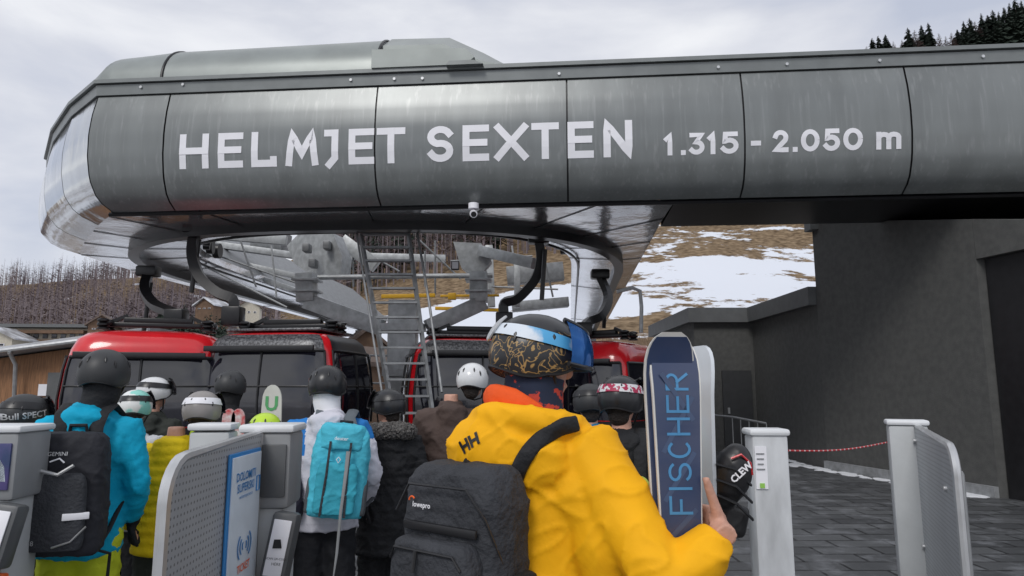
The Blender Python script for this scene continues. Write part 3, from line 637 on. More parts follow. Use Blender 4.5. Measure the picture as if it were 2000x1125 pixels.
# ================================================================ CABINS
def cabin(label,c,rz,hang,redroof=False,wide=1.0):
    t=thing('gondola_cabin',label,'gondola cabin',(c[0],c[1],0),rz,'gondola cabins under the station')
    ZS=[(.35,.80),(.5,.93),(.9,1.0),(1.4,1.02),(1.9,.985),(2.2,.94),(2.38,.88),(2.48,.78),(2.54,.55),(2.56,.2)]
    def sc_(z):
        for (a,sa),(b,sb) in zip(ZS,ZS[1:]):
            if z<=b: f=(z-a)/(b-a); return sa+(sb-sa)*f
        return ZS[-1][1]
    def hp(ph,z,off=0,n=5.5):
        c_,s_=math.cos(ph),math.sin(ph); r=1/(abs(c_)**n+abs(s_)**n)**(1/n); k=sc_(z)
        return V((c_*r*(1.25*wide*k+off),s_*r*(1.08*k+off),z))
    zt_=2.08 if redroof else 2.2
    bm=B(); loft(bm,[[hp(2*pi*i/64,z) for i in range(64)] for z,_ in ZS]); mk('shell',bm,M_red,t,smooth=50)
    for k,(cx,wn) in enumerate(((-pi/2,.78),(pi/2,.78),(0,.68),(pi,.68))):
        for nm,za,zb_ in (('window',.98,zt_),('lower_panel',.42,.96)):
            bm=B(); grid(bm,lambda u,v:hp(cx-wn+2*wn*u,za+(zb_-za)*v,.012),20,6); wo=mk(nm,bm,M_glass if nm=='window' else M_blk,t,smooth=60)
            if nm=='window':
                bm=B(); tube(bm,[hp(cx-wn+2*wn*u/12,1.62,.025) for u in range(13)],.016,6); mk('window_rail',bm,M_blk,wo)
                for u in (-wn,0,wn): bm=B(); tube(bm,[hp(cx+u,.98+(zt_-.98)*v/5,.02) for v in range(6)],.02,6); mk('window_post',bm,M_blk,wo)
                bm=B(); tube(bm,[hp(cx-wn+2*wn*u/12,zt_,.02) for u in range(13)],.03,6); mk('window_rail',bm,M_blk,wo)
        if not redroof:
            bm=B(); grid(bm,lambda u,v:hp(cx-wn+2*wn*u,2.23+.245*v,.014),20,6); mk('eave_panel',bm,M_frost if k<2 else M_blk,t,smooth=60)
    if not redroof: bm=B(); box(bm,(0,0,2.57),(1.75*wide,1.45,.05),None,.02); mk('roof_plate',bm,M_frost,t)
    bm=B(); box(bm,(0,-1.16,zt_+.03),(1.9,.06,.09),None,.01); mk('door_track',bm,M_blk,t)
    bm=B(); box(bm,(0,0,2.68),(1.9,.18,.08),None,.02); box(bm,(0,0,2.76),(1.1,.14,.10),None,.02)
    for s in (-1,1): box(bm,(s*.75,0,2.71),(.10,.46,.08),None,.02); beam(bm,(s*.9,0,2.66),(s*.5,0,2.84),.08,.06)
    cg=mk('carriage',bm,M_black,t)
    for sx in (-1,1):
        for sy in (-1,1):
            bm=B(); tube(bm,[(sx*.82,sy*.2,2.58+q*.024) for q in range(9)],[.10,.10,.06,.10,.10,.06,.10,.10,.05],12); mk('rubber_buffer',bm,M_black,cg)
    hp_=[W(*h) for h in hang]; sm=[]
    for i in range(len(hp_)-1):
        p0=hp_[max(i-1,0)];p1=hp_[i];p2=hp_[i+1];p3=hp_[min(i+2,len(hp_)-1)]
        for k in range(5):
            u=k/5; sm.append(.5*((2*p1)+(p2-p0)*u+(2*p0-5*p1+4*p2-p3)*u*u+(3*p1-p0-3*p2+p3)*u**3))
    sm.append(hp_[-1]); bm=B(); tube(bm,sm,.125,4,.75); mk('hanger_arm',bm,M_black,t,world=True,smooth=None)
    bm=B(); p=hp_[0]; box(bm,p+V((0,0,.05)),(.42,.3,.22),None,.04); mk('grip',bm,M_black,t,world=True)
    bm=B(); q=hp_[-1]; box(bm,(q.x,q.y,(q.z+2.8)/2),(.34,.3,max(.3,q.z-2.6)),None,.03); mk('hanger_foot',bm,M_black,t,world=True)
    bm=B(); tube(bm,[hp_[0]+V((.12,-.1,-.2)),hp_[0]+V((.05,-.1,-1.2))],.045,8); mk('damper',bm,M_black,t,world=True)
    return t
cabin('black glazed gondola cabin with frosty roof, second cabin from the left',(-3.92,12.2),R(-9),[(382,450,12.6),(376,495,12.5),(390,540,12.4),(425,572,12.3),(455,585,12.3),(456,610,12.3)],wide=.98)
cabin('gondola cabin with bright red roof at the far left of the station',(-6.22,12.0),R(16),[(290,535,14.0),(282,565,13.6),(300,594,13.2),(330,608,12.6),(345,615,12.3)],True,wide=.98)
cabin('gondola cabin with frosty roof right of the ladder, behind the yellow jacket',(-.75,13.6),R(12),[(1052,470,13.2),(1056,505,13.3),(1045,545,13.4),(1012,582,13.5),(985,592,13.6),(985,620,13.6)],wide=1.1)
cabin('gondola cabin with red roof seen right of the large patterned helmet',(1.75,14.6),R(-35),[(1172,540,15.5),(1188,580,15.3),(1175,615,15),(1150,628,14.8),(1140,640,14.6)],True)
# ================================================================ GATES
def panelpoly(L_,h,rnd,side,z0=.12):
    pts=[(0,z0),(L_,z0)]; n=6
    if side=='R':
        pts+=[(L_-rnd+rnd*math.cos(a),h-rnd-.04+rnd*math.sin(a)) for a in [k*pi/2/n for k in range(n+1)]]+[(0,h)]
    else:
        pts+=[(L_,h)]+[(rnd-rnd*math.sin(a),h-rnd-.03+rnd*math.cos(a)) for a in [k*pi/2/n for k in range(n+1)]]
    return pts
def gatepanel(t,L_,h,side,rnd=.1):
    po=panelpoly(L_,h,rnd,side)
    bm=B(); prism(bm,[(x,0,z) for x,z in po],(0,.03,0)); mk('panel',bm,M_perf,t)
    bm=B(); tube(bm,[(x,.015,z) for x,z in po],.018,8,closed=True); mk('panel_frame',bm,M_alu,t)
def terminal(t,x,y,wd,dp,h,right=False):
    bm=B(); box(bm,(x,y,h*.5),(wd*.8,dp,h-.02),None,.02); mk('column',bm,M_gate,t)
    bm=B(); box(bm,(x,y-.02,h-.14),(wd,dp,.28),None,.018); hd=mk('head',bm,M_gatem,t)
    bm=B(); box(bm,(x,y-.02,h+.012),(wd+.02,dp+.02,.03),None,.012); mk('cap',bm,M_gateL,t)
    bm=B(); box(bm,(x+wd*.18,y-.02-dp/2-.004,h-.14),(wd*.48,.012,.19),None,.004)
    s_=mk('screen',bm,M_screen if not right else M_gated,hd)
    if not right:
        x1=x+wd*.04
        bm=B(); prism(bm,[(x1,y-.03-dp/2,h-.2),(x1+wd*.34,y-.03-dp/2,h-.2),(x1+wd*.3,y-.03-dp/2,h-.14),(x1+wd*.22,y-.03-dp/2,h-.11),(x1+wd*.12,y-.03-dp/2,h-.15)],(0,.004,0)); mk('screen_picture',bm,M_signw,s_)
        text('lettering','9.60',.024,frame((x1+wd*.13,y-.036-dp/2,h-.215),(1,0,0),(0,0,1)),M_white,s_)
    bm=B()
    for i in range(6):
        for j in range(8): cyl(bm,(x-wd*.44+i*.007,y-.02-dp/2-.002,h-.22+j*.008),.0026,.006,'Y',6)
    mk('speaker_grille',bm,M_blk,hd)
    rx_=x+wd*.42
    bm=B(); box(bm,(rx_,y-dp/2-.04,h-.41),(wd*.50,.09,.25),Matrix.Rotation(R(-8),3,'X')@Matrix.Rotation(R(8),3,'Y'),.018); rd=mk('reader',bm,M_gated,t)
    bm=B(); box(bm,(rx_,y-dp/2-.089,h-.40),(wd*.34,.006,.19),Matrix.Rotation(R(-8),3,'X')@Matrix.Rotation(R(8),3,'Y'),.002); mk('reader_label',bm,M_white,rd)
    for k,s in enumerate(('SCAN QR-CODE','HERE')): text('lettering',s,.010 if k==0 else .014,frame((rx_,y-dp/2-.1,h-.435-.018*k),(1,0,-.1),(0,.1,1)),M_blk,rd)
    bm=B(); prism(bm,[(rx_-.016,y-dp/2-.096,h-.40),(rx_+.016,y-dp/2-.096,h-.40),(rx_+.011,y-dp/2-.096,h-.37),(rx_-.011,y-dp/2-.096,h-.37)],(0,.003,0)); mk('pictogram',bm,M_blk,rd)
    bm=B(); box(bm,(x+wd*.25,y-dp/2-.05,h-.57),(wd*.6,.09,.03),Matrix.Rotation(R(-12),3,'X'),.01); mk('ticket_slot',bm,M_orange,t)
M_screen=mat('screen',(.03,.05,.13),.15,0,0,9,col2=(.10,.08,.22))
M_blue=mat('sign_blue',(.03,.22,.55),.4); M_signw=mat('sign_face',(.62,.70,.78),.35)
g=thing('ticket_gate','grey ticket gate with perforated panel and blue bordered sign, left of centre','ticket gate',(-.90,1.86,0),math.atan2(.74,-.03))
gatepanel(g,.74,1.42,'L',.11)
bm=B(); box(bm,(.54,-.008,.86),(.30,.010,1.02),None,.004); sg=mk('sign_panel',bm,M_blue,g)
bm=B(); box(bm,(.54,-.016,.86),(.278,.006,.995),None,.002); mk('sign_face',bm,M_signw,sg)
fx=(1,0,0); zz_=(0,0,1); ys=-.0215
text('lettering','DOLOMITI',.040,frame((.525,ys,1.29),fx,zz_),M_blue,sg,.0005)
text('lettering','SUPERSKI',.040,frame((.525,ys,1.253),fx,zz_),M_blue,sg,.0005)
text('lettering','winterexperience',.018,frame((.53,ys,1.225),fx,zz_),M_blue,sg)
text('lettering','TICKET',.036,frame((.54,ys,.99),fx,zz_),M_orange,sg,.0006)
for s in (-1,1):
    for r_ in (.020,.042,.064):
        bm=B(); tube(bm,[(.54+s*r_*math.cos(a),ys,1.06+r_*.8*math.sin(a)) for a in [R(-45+k*18) for k in range(6)]],.0036,6,.3,side=(1,0,0)); mk('wireless_arc',bm,M_blue,sg)
bm=B(); tube(bm,[(.632,ys,1.275),(.662,ys,1.275),(.662,ys,1.225),(.632,ys,1.225)],.002,6,closed=True); mk('emblem',bm,M_blue,sg)
g2=thing('gate_terminal','grey terminal column with card reader at the end of the blue bordered sign panel','ticket terminal',(-.925,2.72,0),R(4))
terminal(g2,0,0,.185,.20,1.42,True)
g3=thing('gate_post','square white post end behind the perforated panel, by the yellow puffer jacket','post',(-1.56,3.65,0),R(6))
bm=B(); box(bm,(0,0,.68),(.20,.16,1.36),None,.015); mk('post',bm,M_gate,g3)
bm=B(); box(bm,(0,0,1.385),(.22,.18,.035),None,.012); mk('cap',bm,M_gateL,g3)
g4=thing('gate_terminal','grey terminal column with dark screen at the left edge','ticket terminal',(-2.20,3.05,0),R(4))
terminal(g4,0,0,.25,.24,1.40)
bm=B(); prism(bm,[(-.5,.1,.1),(-.14,.1,.1),(-.14,.1,1.32),(-.5,.1,1.2)],(0,.03,0)); mk('panel',bm,M_perf,g4)
bm=B(); box(bm,(-.23,-.1,.9),(.10,.02,.8),None,.008); mk('sign_panel',bm,M_signw,g4)
g5=thing('gate_post','white square post standing alone on the right of the skis','post',(1.135,3.12,0),R(-4))
bm=B(); box(bm,(0,0,.69),(.155,.13,1.38),None,.012); mk('post',bm,mat('post_white',(.62,.64,.66),.4,0,.35,9,.1,30,stretch=(1,1,.3)),g5)
bm=B(); box(bm,(0,0,1.39),(.175,.15,.03),None,.012); mk('cap',bm,M_gateL,g5)
bm=B(); box(bm,(-.045,-.068,1.24),(.05,.006,.18)); sk=mk('sticker',bm,M_white,g5)
bm=B(); box(bm,(-.045,-.073,1.165),(.02,.004,.02)); mk('sticker_mark',bm,mat('green_print',(.3,.6,.1),.5),sk)
for k in range(4):
    bm=B(); box(bm,(-.048,-.073,1.30-k*.022),(.035-.005*(k%3),.003,.005)); mk('print_line',bm,M_gatem,sk)
g6=thing('ticket_gate','grey ticket gate with rounded perforated panel at the right edge','ticket gate',(2.22,3.85,0),math.atan2(-1.0,-.42))
gatepanel(g6,1.02,1.38,'R',.12)
bm=B(); box(bm,(-.02,-.03,.69),(.13,.19,1.38),None,.012); mk('post',bm,M_gate,g6)
bm=B(); box(bm,(-.02,-.03,1.395),(.15,.21,.03),None,.012); mk('cap',bm,M_gateL,g6)
bm=B(); box(bm,(.42,.06,.65),(.75,.05,1.15),None,.02); mk('flap',bm,M_gatem,g6)
for k,(x_,z_) in enumerate(((.06,1.3),(.06,.75),(.9,.75),(.85,1.15))):
    bm=B(); cyl(bm,(x_,-.006,z_),.012,.012,'Y',12); mk('screw',bm,M_alu,g6)
bm=B(); a=W(1540,880,3.2); b=W(1732,864,3.9)
tube(bm,[a.lerp(b,k/16)+V((0,0,-.018*math.sin(pi*k/16))) for k in range(17)],.0045,6)
def ropem():
    m=mat('rope_striped',(.5,.02,.03),.6); nt=m.node_tree;N=nt.nodes;L=nt.links
    tc=N.new('ShaderNodeTexCoord'); wv=N.new('ShaderNodeTexWave'); wv.inputs['Scale'].default_value=9; L.new(tc.outputs['Object'],wv.inputs['Vector'])
    r=N.new('ShaderNodeValToRGB'); r.color_ramp.interpolation='CONSTANT'; r.color_ramp.elements[0].color=(.45,.02,.03,1); r.color_ramp.elements[1].position=.8; r.color_ramp.elements[1].color=(.6,.5,.5,1); L.new(wv.outputs['Fac'],r.inputs['Fac']); L.new(r.outputs[0],N['Principled BSDF'].inputs['Base Color']); return m
mk('barrier_rope',bm,ropem(),label='red and white rope between the white post and the right ticket gate',cat='rope')
# ================================================================ PEOPLE
def wr(amp,seed=0,puff=0):
    def f(p,n):
        # sharp cloth creases along the zero lines of two stretched noises, over soft swells
        q=V((p.x*4.5+seed,p.y*4.5,p.z*6.5+p.x*4)); a=noise.noise(q); b=noise.noise(V((p.x*9+seed,p.y*9+4,p.z*13-p.x*6)))
        s=noise.noise(V((p.x*4-seed,p.y*4,p.z*3)))
        d=amp*(.75*(1-abs(a))**9+.5*(1-abs(b))**12-.3+.35*s)
        if puff: d+=puff*(abs(math.sin(pi*p.z/.062))-.6)
        return d
    return f
def fingers(bm,wr_,dr,nr,curl,sc=1,rad=.0085,tsgn=1,td=None):
    dr=V(dr).normalized(); nr=V(nr); nr=(nr-dr*nr.dot(dr)).normalized(); sd=dr.cross(nr)
    Mx=Matrix((sd,dr,nr)).transposed()
    ell(bm,V(wr_)+dr*.048*sc,(.041*sc,.054*sc,.018*sc),Mx,14,10)
    tube(bm,[V(wr_)-dr*.03,V(wr_)+dr*.02*sc],[.027*sc,.029*sc],10)
    for i in range(4):
        L_=[.070,.080,.074,.058][i]*sc; p=V(wr_)+dr*(.082+(.004 if i in(1,2) else 0))*sc+sd*((i-1.5)*.0205*sc); a=curl*.5; pts=[p-dr*.03*sc,p]
        for f in (.42,.32,.26):
            d=dr*math.cos(a)-nr*math.sin(a); p=p+d*L_*f; pts.append(p); a+=curl*.8
        tube(bm,pts,[rad*sc*1.1,rad*sc*1.1,rad*sc,rad*sc*.92,rad*sc*.75],8)
    p=V(wr_)+dr*.02*sc-sd*.028*sc*tsgn; pts=[p]
    d=V(td).normalized() if td is not None else (dr*.75-sd*.55*tsgn-nr*.35).normalized()
    for f in (.04,.034,.028): p=p+d*f*sc; pts.append(p); d=d if td is not None else (d+dr*.35-nr*.15).normalized()
    tube(bm,pts,[.016*sc,.0130*sc,.0115*sc,.009*sc],8); ell(bm,V(wr_)+dr*.03*sc-sd*.022*sc,(.022*sc,.022*sc,.022*sc))
def helmet(root,Hm,k,m,strap=None,gog=None,vents=True,sz=1.0):
    rx,ry,rz_=.122*sz,.146*sz,.128*sz
    def tmax(ph):
        c=math.cos(ph); s=abs(math.sin(ph)); return R(84+ (0 if c>0 else 28*(-c)) + 34*s**2)
    def hp(ph,f,off=0):
        th=tmax(ph)*f
        return V(((rx+off)*math.sin(ph)*math.sin(th)**.92,(ry+off)*math.cos(ph)*math.sin(th)**.92-.008,(rz_+off)*math.cos(th)+.018))
    def tr(bm): bm.transform(Hm)
    bm=B(); n=40
    rings=[[hp(2*pi*i/n,f) for i in range(n)] for f in [.04,.12,.22,.32,.42,.52,.62,.72,.82,.9,.96,1.0]]
    rings.append([hp(2*pi*i/n,1.01,-.022) for i in range(n)]); rings.append([hp(2*pi*i/n,.8,-.024) for i in range(n)]); rings.append([hp(2*pi*i/n,.1,-.024) for i in range(n)])
    loft(bm,rings); tr(bm); h=mk('helmet',bm,m,root,smooth=60)
    if vents:
        for s in (-1,1):
            for ph,f in ((s*.35,.35),(s*.75,.45),(pi-s*.4,.42),(pi-s*.8,.5),(s*1.5,.5)):
                bm=B(); a=hp(ph,f,.001); b=hp(ph,f+.14,.001); tube(bm,[a,(a+b)/2+(a+b).normalized()*.002,b],[.003,.007,.003],8); tr(bm); mk('vent',bm,M_blk,h)
    bm=B(); tube(bm,[hp(2*pi*i/n,.985,.001) for i in range(n)],.005,6,closed=True); tr(bm); mk('rim',bm,M_blk,h)
    if strap:
        z0=strap[1] if len(strap)>1 else 0; cf=strap[2] if len(strap)>2 else .06; wd_=strap[3] if len(strap)>3 else .17
        gh=strap[5] if len(strap)>5 else 1.0
        def sp_(ph,o,v):
            f=.66+cf*math.cos(ph)+z0; f=f*(1/ (tmax(ph)/R(100))); return hp(ph,f+(v-.5)*wd_,o)
        bm=B(); grid(bm,lambda u,v:sp_(.5+u*(2*pi-1.0),.006,v),40,3); tr(bm); mk('goggle_strap',bm,strap[0],h,smooth=60)
        bm=B(); grid(bm,lambda u,v:sp_(-gh+2.0*gh*u,.034,-.8+2.7*v),14,6); bmesh.ops.solidify(bm,geom=bm.faces[:],thickness=.02); tr(bm); g_=mk('goggles',bm,gog or M_glass,h,smooth=60)
        for v in (-.9,2.0): bm=B(); tube(bm,[sp_(-gh-.03+(2*gh+.06)*u/12,.030,v) for u in range(13)],.008,6); tr(bm); mk('goggle_frame',bm,M_blk,h)
        if len(strap)>4:
            bm=B(); tube(bm,[sp_(pi+.12*math.sin(a)*1.0,.012,.5+1.1*math.cos(a)) for a in [2*pi*i/14 for i in range(14)]],.0045,6,closed=True); tr(bm); mk('strap_clip',bm,M_alu,h)
    for s in (-1,1): bm=B(); tube(bm,[hp(s*1.35,1.0,-.01),V((s*.055,.05,-.12)),V((0,.062,-.135))],.006,6); tr(bm); mk('chin_strap',bm,M_blk,h)
    return h,hp,tr
NP=0
def person(label,px,py,Y,jm,tm_,hm,rz=0,bulk=1,yaw=0,tilt=0,arms=None,warms=None,strap=None,gog=None,puff=0,amp=.016,vox=.014,hood=True,bootm=None,glove=True,matfn=None,neck=None,long=False,bodyx=0,hand=None,hsz=1,hoodsz=1,hoodm=None,bvox=.012,jit=5):
    global NP; NP+=1
    p=W(px,py,Y); k=p.z/1.84; rt=thing('person',label,'person',(p.x+bodyx,Y,0),rz); rt.scale=(k,k,k)
    Mi=chain(rt).inverted()
    Hm=Matrix.Translation((-bodyx/k*math.cos(rz),.02,1.69))@Matrix.Rotation(yaw,4,'Z')@Matrix.Rotation(tilt,4,'X')
    A={}
    for s in (-1,1):
        A[s]=[V((s*.185,-.01,1.43)),V((s*.265,-.03,1.15)),V((s*.215,.15,.98))]
        if arms and s in arms: A[s][1:]=[V(q) for q in arms[s]]
        if warms and s in warms: A[s][1:]=[Mi@V(q) for q in warms[s]]
    bm=B()
    def rg(z,rx,ry,cy=0,n=20): return [V((rx*math.cos(2*pi*i/n),cy+ry*math.sin(2*pi*i/n),z)) for i in range(n)]
    loft(bm,[rg(.84,.12,.09),rg(.95,.155,.11),rg(1.08,.13,.095),rg(1.25,.145,.105),rg(1.37,.155,.10),rg(1.44,.12,.08),rg(1.49,.06,.06),rg(1.6,.052,.056,.01)])
    hb=B(); ell(hb,(0,0,0),(.079,.098,.118)); ell(hb,(0,.04,-.06),(.056,.055,.055)); ell(hb,(0,.10,-.02),(.013,.02,.022)); ell(hb,(0,.088,.015),(.05,.015,.012)); ell(hb,(0,.09,-.062),(.025,.012,.009))
    for s in (-1,1): ell(hb,(s*.08,-.005,-.015),(.012,.02,.032)); ell(hb,(s*.031,.088,.0),(.012,.009,.008))
    hb.transform(Hm); tmp=bpy.data.meshes.new('x'); hb.to_mesh(tmp); hb.free(); bm.from_mesh(tmp); bpy.data.meshes.remove(tmp)
    for s in (-1,1):
        tube(bm,[(s*.085,0,.9),(s*.10,.015,.5),(s*.11,0,.1)],[.082,.056,.038],12); ell(bm,(s*.11,.06,.04),(.045,.12,.035))
        a,e_,w_=A[s]; tube(bm,[a-V((s*.06,0,.02)),a,e_,w_],[.05,.046,.038,.027],12)
        if hand and s in hand: 
            dr,nr,cu,sg_,td_=hand[s]; Mr=Mi.to_3x3(); fingers(bm,w_,Mr@V(dr),Mr@V(nr),cu,1.05/ k,.0095,sg_,Mr@V(td_))
        else: fingers(bm,w_,(w_-e_),(-s,0,-.2),.5,1,.0095)
    mkm('body',remesh(bm,bvox,2),M_skin,rt,smooth=80)
    bm=B(); ell(bm,(0,-.018,.012),(.084,.094,.116)); ell(bm,(0,-.05,-.07),(.06,.045,.06)); bm.transform(Hm)
    Hi=Hm.inverted()
    for v in bm.verts:
        yy=(Hi@v.co).y
        if yy>.045: v.co-= Hm.to_3x3()@V((0,yy-.045,0))
    mk('hair',bm,M_hair,rt,smooth=80)
    b=bulk; bm=B(); zb=.62 if long else .80
    loft(bm,[rg(zb,.20*b,.16*b),rg(.95,.195*b,.16*b),rg(1.1,.185*b,.152*b),rg(1.28,.198*b,.158*b),rg(1.38,.198*b,.145*b),rg(1.44,.17*b,.125*b),rg(1.485,.125*b,.10),rg(1.52,.09,.088),rg(1.55,.082,.084)])
    for s in (-1,1):
        a,e_,w_=A[s]; ell(bm,a-V((s*.02,0,.015)),(.085*b,.085*b,.078*b)); ell(bm,(s*.15*b,-.015,1.33),(.085*b,.105*b,.13)); m_=(a+e_)/2
        tube(bm,[a-V((s*.06,0,.02)),a,m_,e_,(e_+w_)/2,w_+(w_-e_).normalized()*-.02],[.075*b,.083*b,.078*b,.068*b,.062*b,.047],16); ell(bm,e_,(.069*b,)*3)
        if warms and s in warms: ell(bm,(a+m_)/2-V((s*.05,.0,.05)),(.10,.10,.13)); ell(bm,m_-V((s*.07,.0,.06)),(.10,.09,.13))
    if hood: ell(bm,(0,-.10,1.485),(.12*hoodsz,.07*hoodsz,.055*hoodsz)); ell(bm,(0,-.125,1.43),(.10*hoodsz,.045*hoodsz,.08*hoodsz))
    if hood and hoodm=='self':
        tube(bm,[(.145*math.sin(a),-.045-.125*math.cos(a),1.505+.025*math.cos(a)) for a in [R(-125+k_*25) for k_ in range(11)]],[.03]+[.045]*9+[.03],12)
        ell(bm,(-.05,-.17,1.44),(.15,.07,.10)); ell(bm,(-.10,-.10,1.46),(.10,.09,.08)); ell(bm,(.06,-.12,1.42),(.12,.07,.10))
    jk=mkm('jacket',remesh(bm,vox,jit,wr(amp,NP*3.7,puff)),jm,rt,smooth=80,matfn=matfn)
    if hood and hoodm and hoodm!='self':
        bm=B(); tube(bm,[(.14*hoodsz*math.sin(a),-.03-.13*hoodsz*math.cos(a),1.50+.03*math.cos(a)) for a in [R(-150+k_*25) for k_ in range(13)]],[.035]+[.06]*11+[.035],10)
        mkm('fur_trim' if hoodm==M_fur else 'hood',remesh(bm,.012,1,lambda p_,n_:random.uniform(-.004,.012) if hoodm==M_fur else 0),hoodm,rt,smooth=80 if hoodm!=M_fur else None)
    bm=B(); ell(bm,(0,0,.90),(.18*b,.14*b,.14))
    for s in (-1,1): tube(bm,[(s*.085,0,.93),(s*.10,.015,.5),(s*.112,0,.2)],[.11*b,.088*b,.088*b],14)
    mkm('trousers',remesh(bm,.017,3,wr(.014,NP)),tm_,rt,smooth=80)
    for s in (-1,1):
        bm=B(); tube(bm,[(s*.112,-.01,.33),(s*.112,-.005,.15),(s*.112,0,.06)],[.068,.062,.058],12); ell(bm,(s*.112,.06,.055),(.055,.15,.05)); box(bm,(s*.112,.045,.02),(.095,.3,.04),None,.012)
        mkm('boot',remesh(bm,.013,1),bootm or M_blk,rt,smooth=60)
        if glove and not (hand and s in hand):
            a,e_,w_=A[s]; bm=B(); fingers(bm,w_,(w_-e_),(-s,0,-.2),.5,1.12,.0135); tube(bm,[w_-(w_-e_).normalized()*.05,w_+(w_-e_).normalized()*.02],[.042,.036],12); mkm('glove',remesh(bm,.008,1),M_blkf,rt,smooth=80)
    if neck:
        bm=B(); hx=Hm.translation.x; tube(bm,[(0,-.005,1.49),(hx*.5,0,1.54),(hx,.0,1.60),(hx,.005,1.64)],[.088,.082,.088,.09],20); mk('neck_gaiter',bm,neck,rt,smooth=70)
    h,hp,tr=helmet(rt,Hm,k,hm,strap,gog,True,hsz)
    rt['k']=k
    return rt,h,hp,tr,Hm,jk
def sq(c,wd,d,z,n=28,e=.45,f=1):
    o=[]
    for i in range(n):
        a=2*pi*i/n; cs,sn=math.cos(a),math.sin(a); o.append(V((c[0]+wd/2*f*math.copysign(abs(cs)**e,cs),c[1]+d/2*f*math.copysign(abs(sn)**e,sn),z)))
    return o
def packbody(bm,x,y,z,wd,d,h,e=.45,lean=0,top=.35):
    zs_=[(0,.8),(.04,.94),(.12,1),(.5,1.0),(.75,.97),(.88,.88),(.96,.7),(1.0,top)]
    loft(bm,[sq((x,y-lean*f),wd*(.6+.4*s),d*(.45+.55*s),z+h*f,28,e) for f,s in zs_])
def backpack(label,P,zb,wd,d,h,m,m2=None,y0=-.15,x0=0,straps=True):
    rt=P[0]; k=rt['k']; off=Matrix.Rotation(rt.rotation_euler.z,4,'Z')@V((x0*k,y0*k,0))
    t=thing('backpack',label,'backpack',(rt.location.x+off.x,rt.location.y+off.y,zb*k),rt.rotation_euler.z); t.scale=(k,k,k)
    bm=B(); packbody(bm,0,-d/2,0,wd,d,h); mkm('main_bag',remesh(bm,.009,2,wr(.010,wd*50)),m,t,smooth=80)
    zt=1.46-zb; y1=-y0
    for s in ((-1,1) if straps else ()):
        q=-x0
        bm=B(); tube(bm,[(s*.075,-.02,h*.84),(s*.08+q*.5,-.01,zt-.02),(q+s*.09,.03,zt+.045),(q+s*.10,y1-.02,zt+.085),(q+s*.11,y1+.10,zt+.02),(q+s*.125,y1+.165,zt-.12),(q+s*.15,y1+.14,zt-.28),(q+s*.19,y1+.02,zt-.36),(q+s*.17,.02,.08),(s*wd*.42,-.02,.04)],[.03,.033,.035,.036,.036,.034,.026,.014,.012,.012],8,.3,side=(1,0,0)); mk('shoulder_strap',bm,m2 or M_blkf,t,smooth=60)
    bm=B(); tube(bm,[(-.04,-.02,h-.01),(-.035,-.03,h+.03),(.035,-.03,h+.03),(.04,-.02,h-.01)],.009,8); mk('grab_loop',bm,M_blkf,t)
    return t
M_fur=mat('fur',(.05,.045,.042),.95,0,.6,60,.8,150,col2=(.20,.19,.18))
J=lambda n,c,**k: fab(n,c,**k)
M_blkhelm=mat('black_helmet',(.022,.023,.026),.3,0,.2,5,spec=.5)
M_matth=mat('matt_helmet',(.035,.037,.04),.5,0,.2,5)
M_whelm=mat('white_helmet',(.7,.71,.72),.25,0,.05,5,coat=.3)
M_ghelm=mat('grey_helmet',(.30,.28,.27),.35)
M_tealh=mat('teal_white_helmet',(.75,.77,.76),.3,0,0,4,col2=(.25,.62,.55),lo=.42,hi=.45)
M_neonh=mat('neon_helmet',(.55,.80,.05),.3)
P1=person('person in dark jacket with black lettered helmet behind the left edge terminal',48,770,3.75,J('dark_navy',(.02,.025,.03)),M_blkf,M_matth,strap=(M_blk,),yaw=R(-10),hsz=1.05)
decal('lettering','Bull SPECT',.045,52,812,0,[P1[1]],M_alu,P1[1],.001,.012)
M_bluej=J('cyan_shell',(.0,.38,.60),bump=.3)
P2=person('person in bright blue jacket and yellow green trousers with black backpack',205,680,3.5,M_bluej,J('lime_trousers',(.58,.66,.03)),M_matth,rz=R(12),bulk=.98,neck=M_blkf,arms={1:[(.25,-.02,1.14),(.20,.13,.94)],-1:[(-.26,0,1.14),(-.18,.18,1.0)]},bodyx=-.04)
t=backpack('black hiking backpack with white clips on the blue jacket',P2,.86,.35,.20,.56,J('black_pack',(.026,.027,.034)),y0=-.15,x0=.01)
bm=B(); packbody(bm,0,-.22,.04,.26,.07,.34,e=.6); mk('front_pocket',bm,M_char,t,smooth=60)
bm=B(); tube(bm,[(-.06,-.262,.40),(.02,-.27,.38),(.08,-.262,.42)],.008,6); mk('cord_loop',bm,M_alu,t)
bm=B(); beam(bm,(.05,-.262,.19),(.15,-.225,.19),.02,.03,.003); mk('compression_clip',bm,M_white,t)
bm=B(); tube(bm,[(.02,-.262,.06),(.09,-.255,.08),(.14,-.225,.14)],.013,6,.4); mk('reflective_strip',bm,M_alu,t)
text('lettering','GEMINI',.026,frame((.0,-.24,.47),(1,0,0),(0,.2,1)),M_alu,t); text('lettering','28',.03,frame((-.07,-.262,.08),(1,0,0),(0,0,1)),M_alu,t)
bm=B(); tube(bm,[(-.03,-.236,.435),(.01,-.24,.45),(.03,-.236,.43)],.004,6); mk('logo',bm,M_white,t)
for s in (-1,1): bm=B(); tube(bm,[(s*.12,-.1,.02),(s*.18,.0,-.03),(s*.17,.02,-.16)],.008,6); mk('loose_strap',bm,M_blkf,t)
decal('brand_mark','HEAD',.022,246,1062,0,[P2[5]],M_white,P2[0],0,.004)
person('person in white top with teal and white helmet behind the blue jacket',264,760,4.6,J('white_top',(.6,.62,.65)),M_blkf,M_tealh,yaw=R(20),strap=(M_blk,))
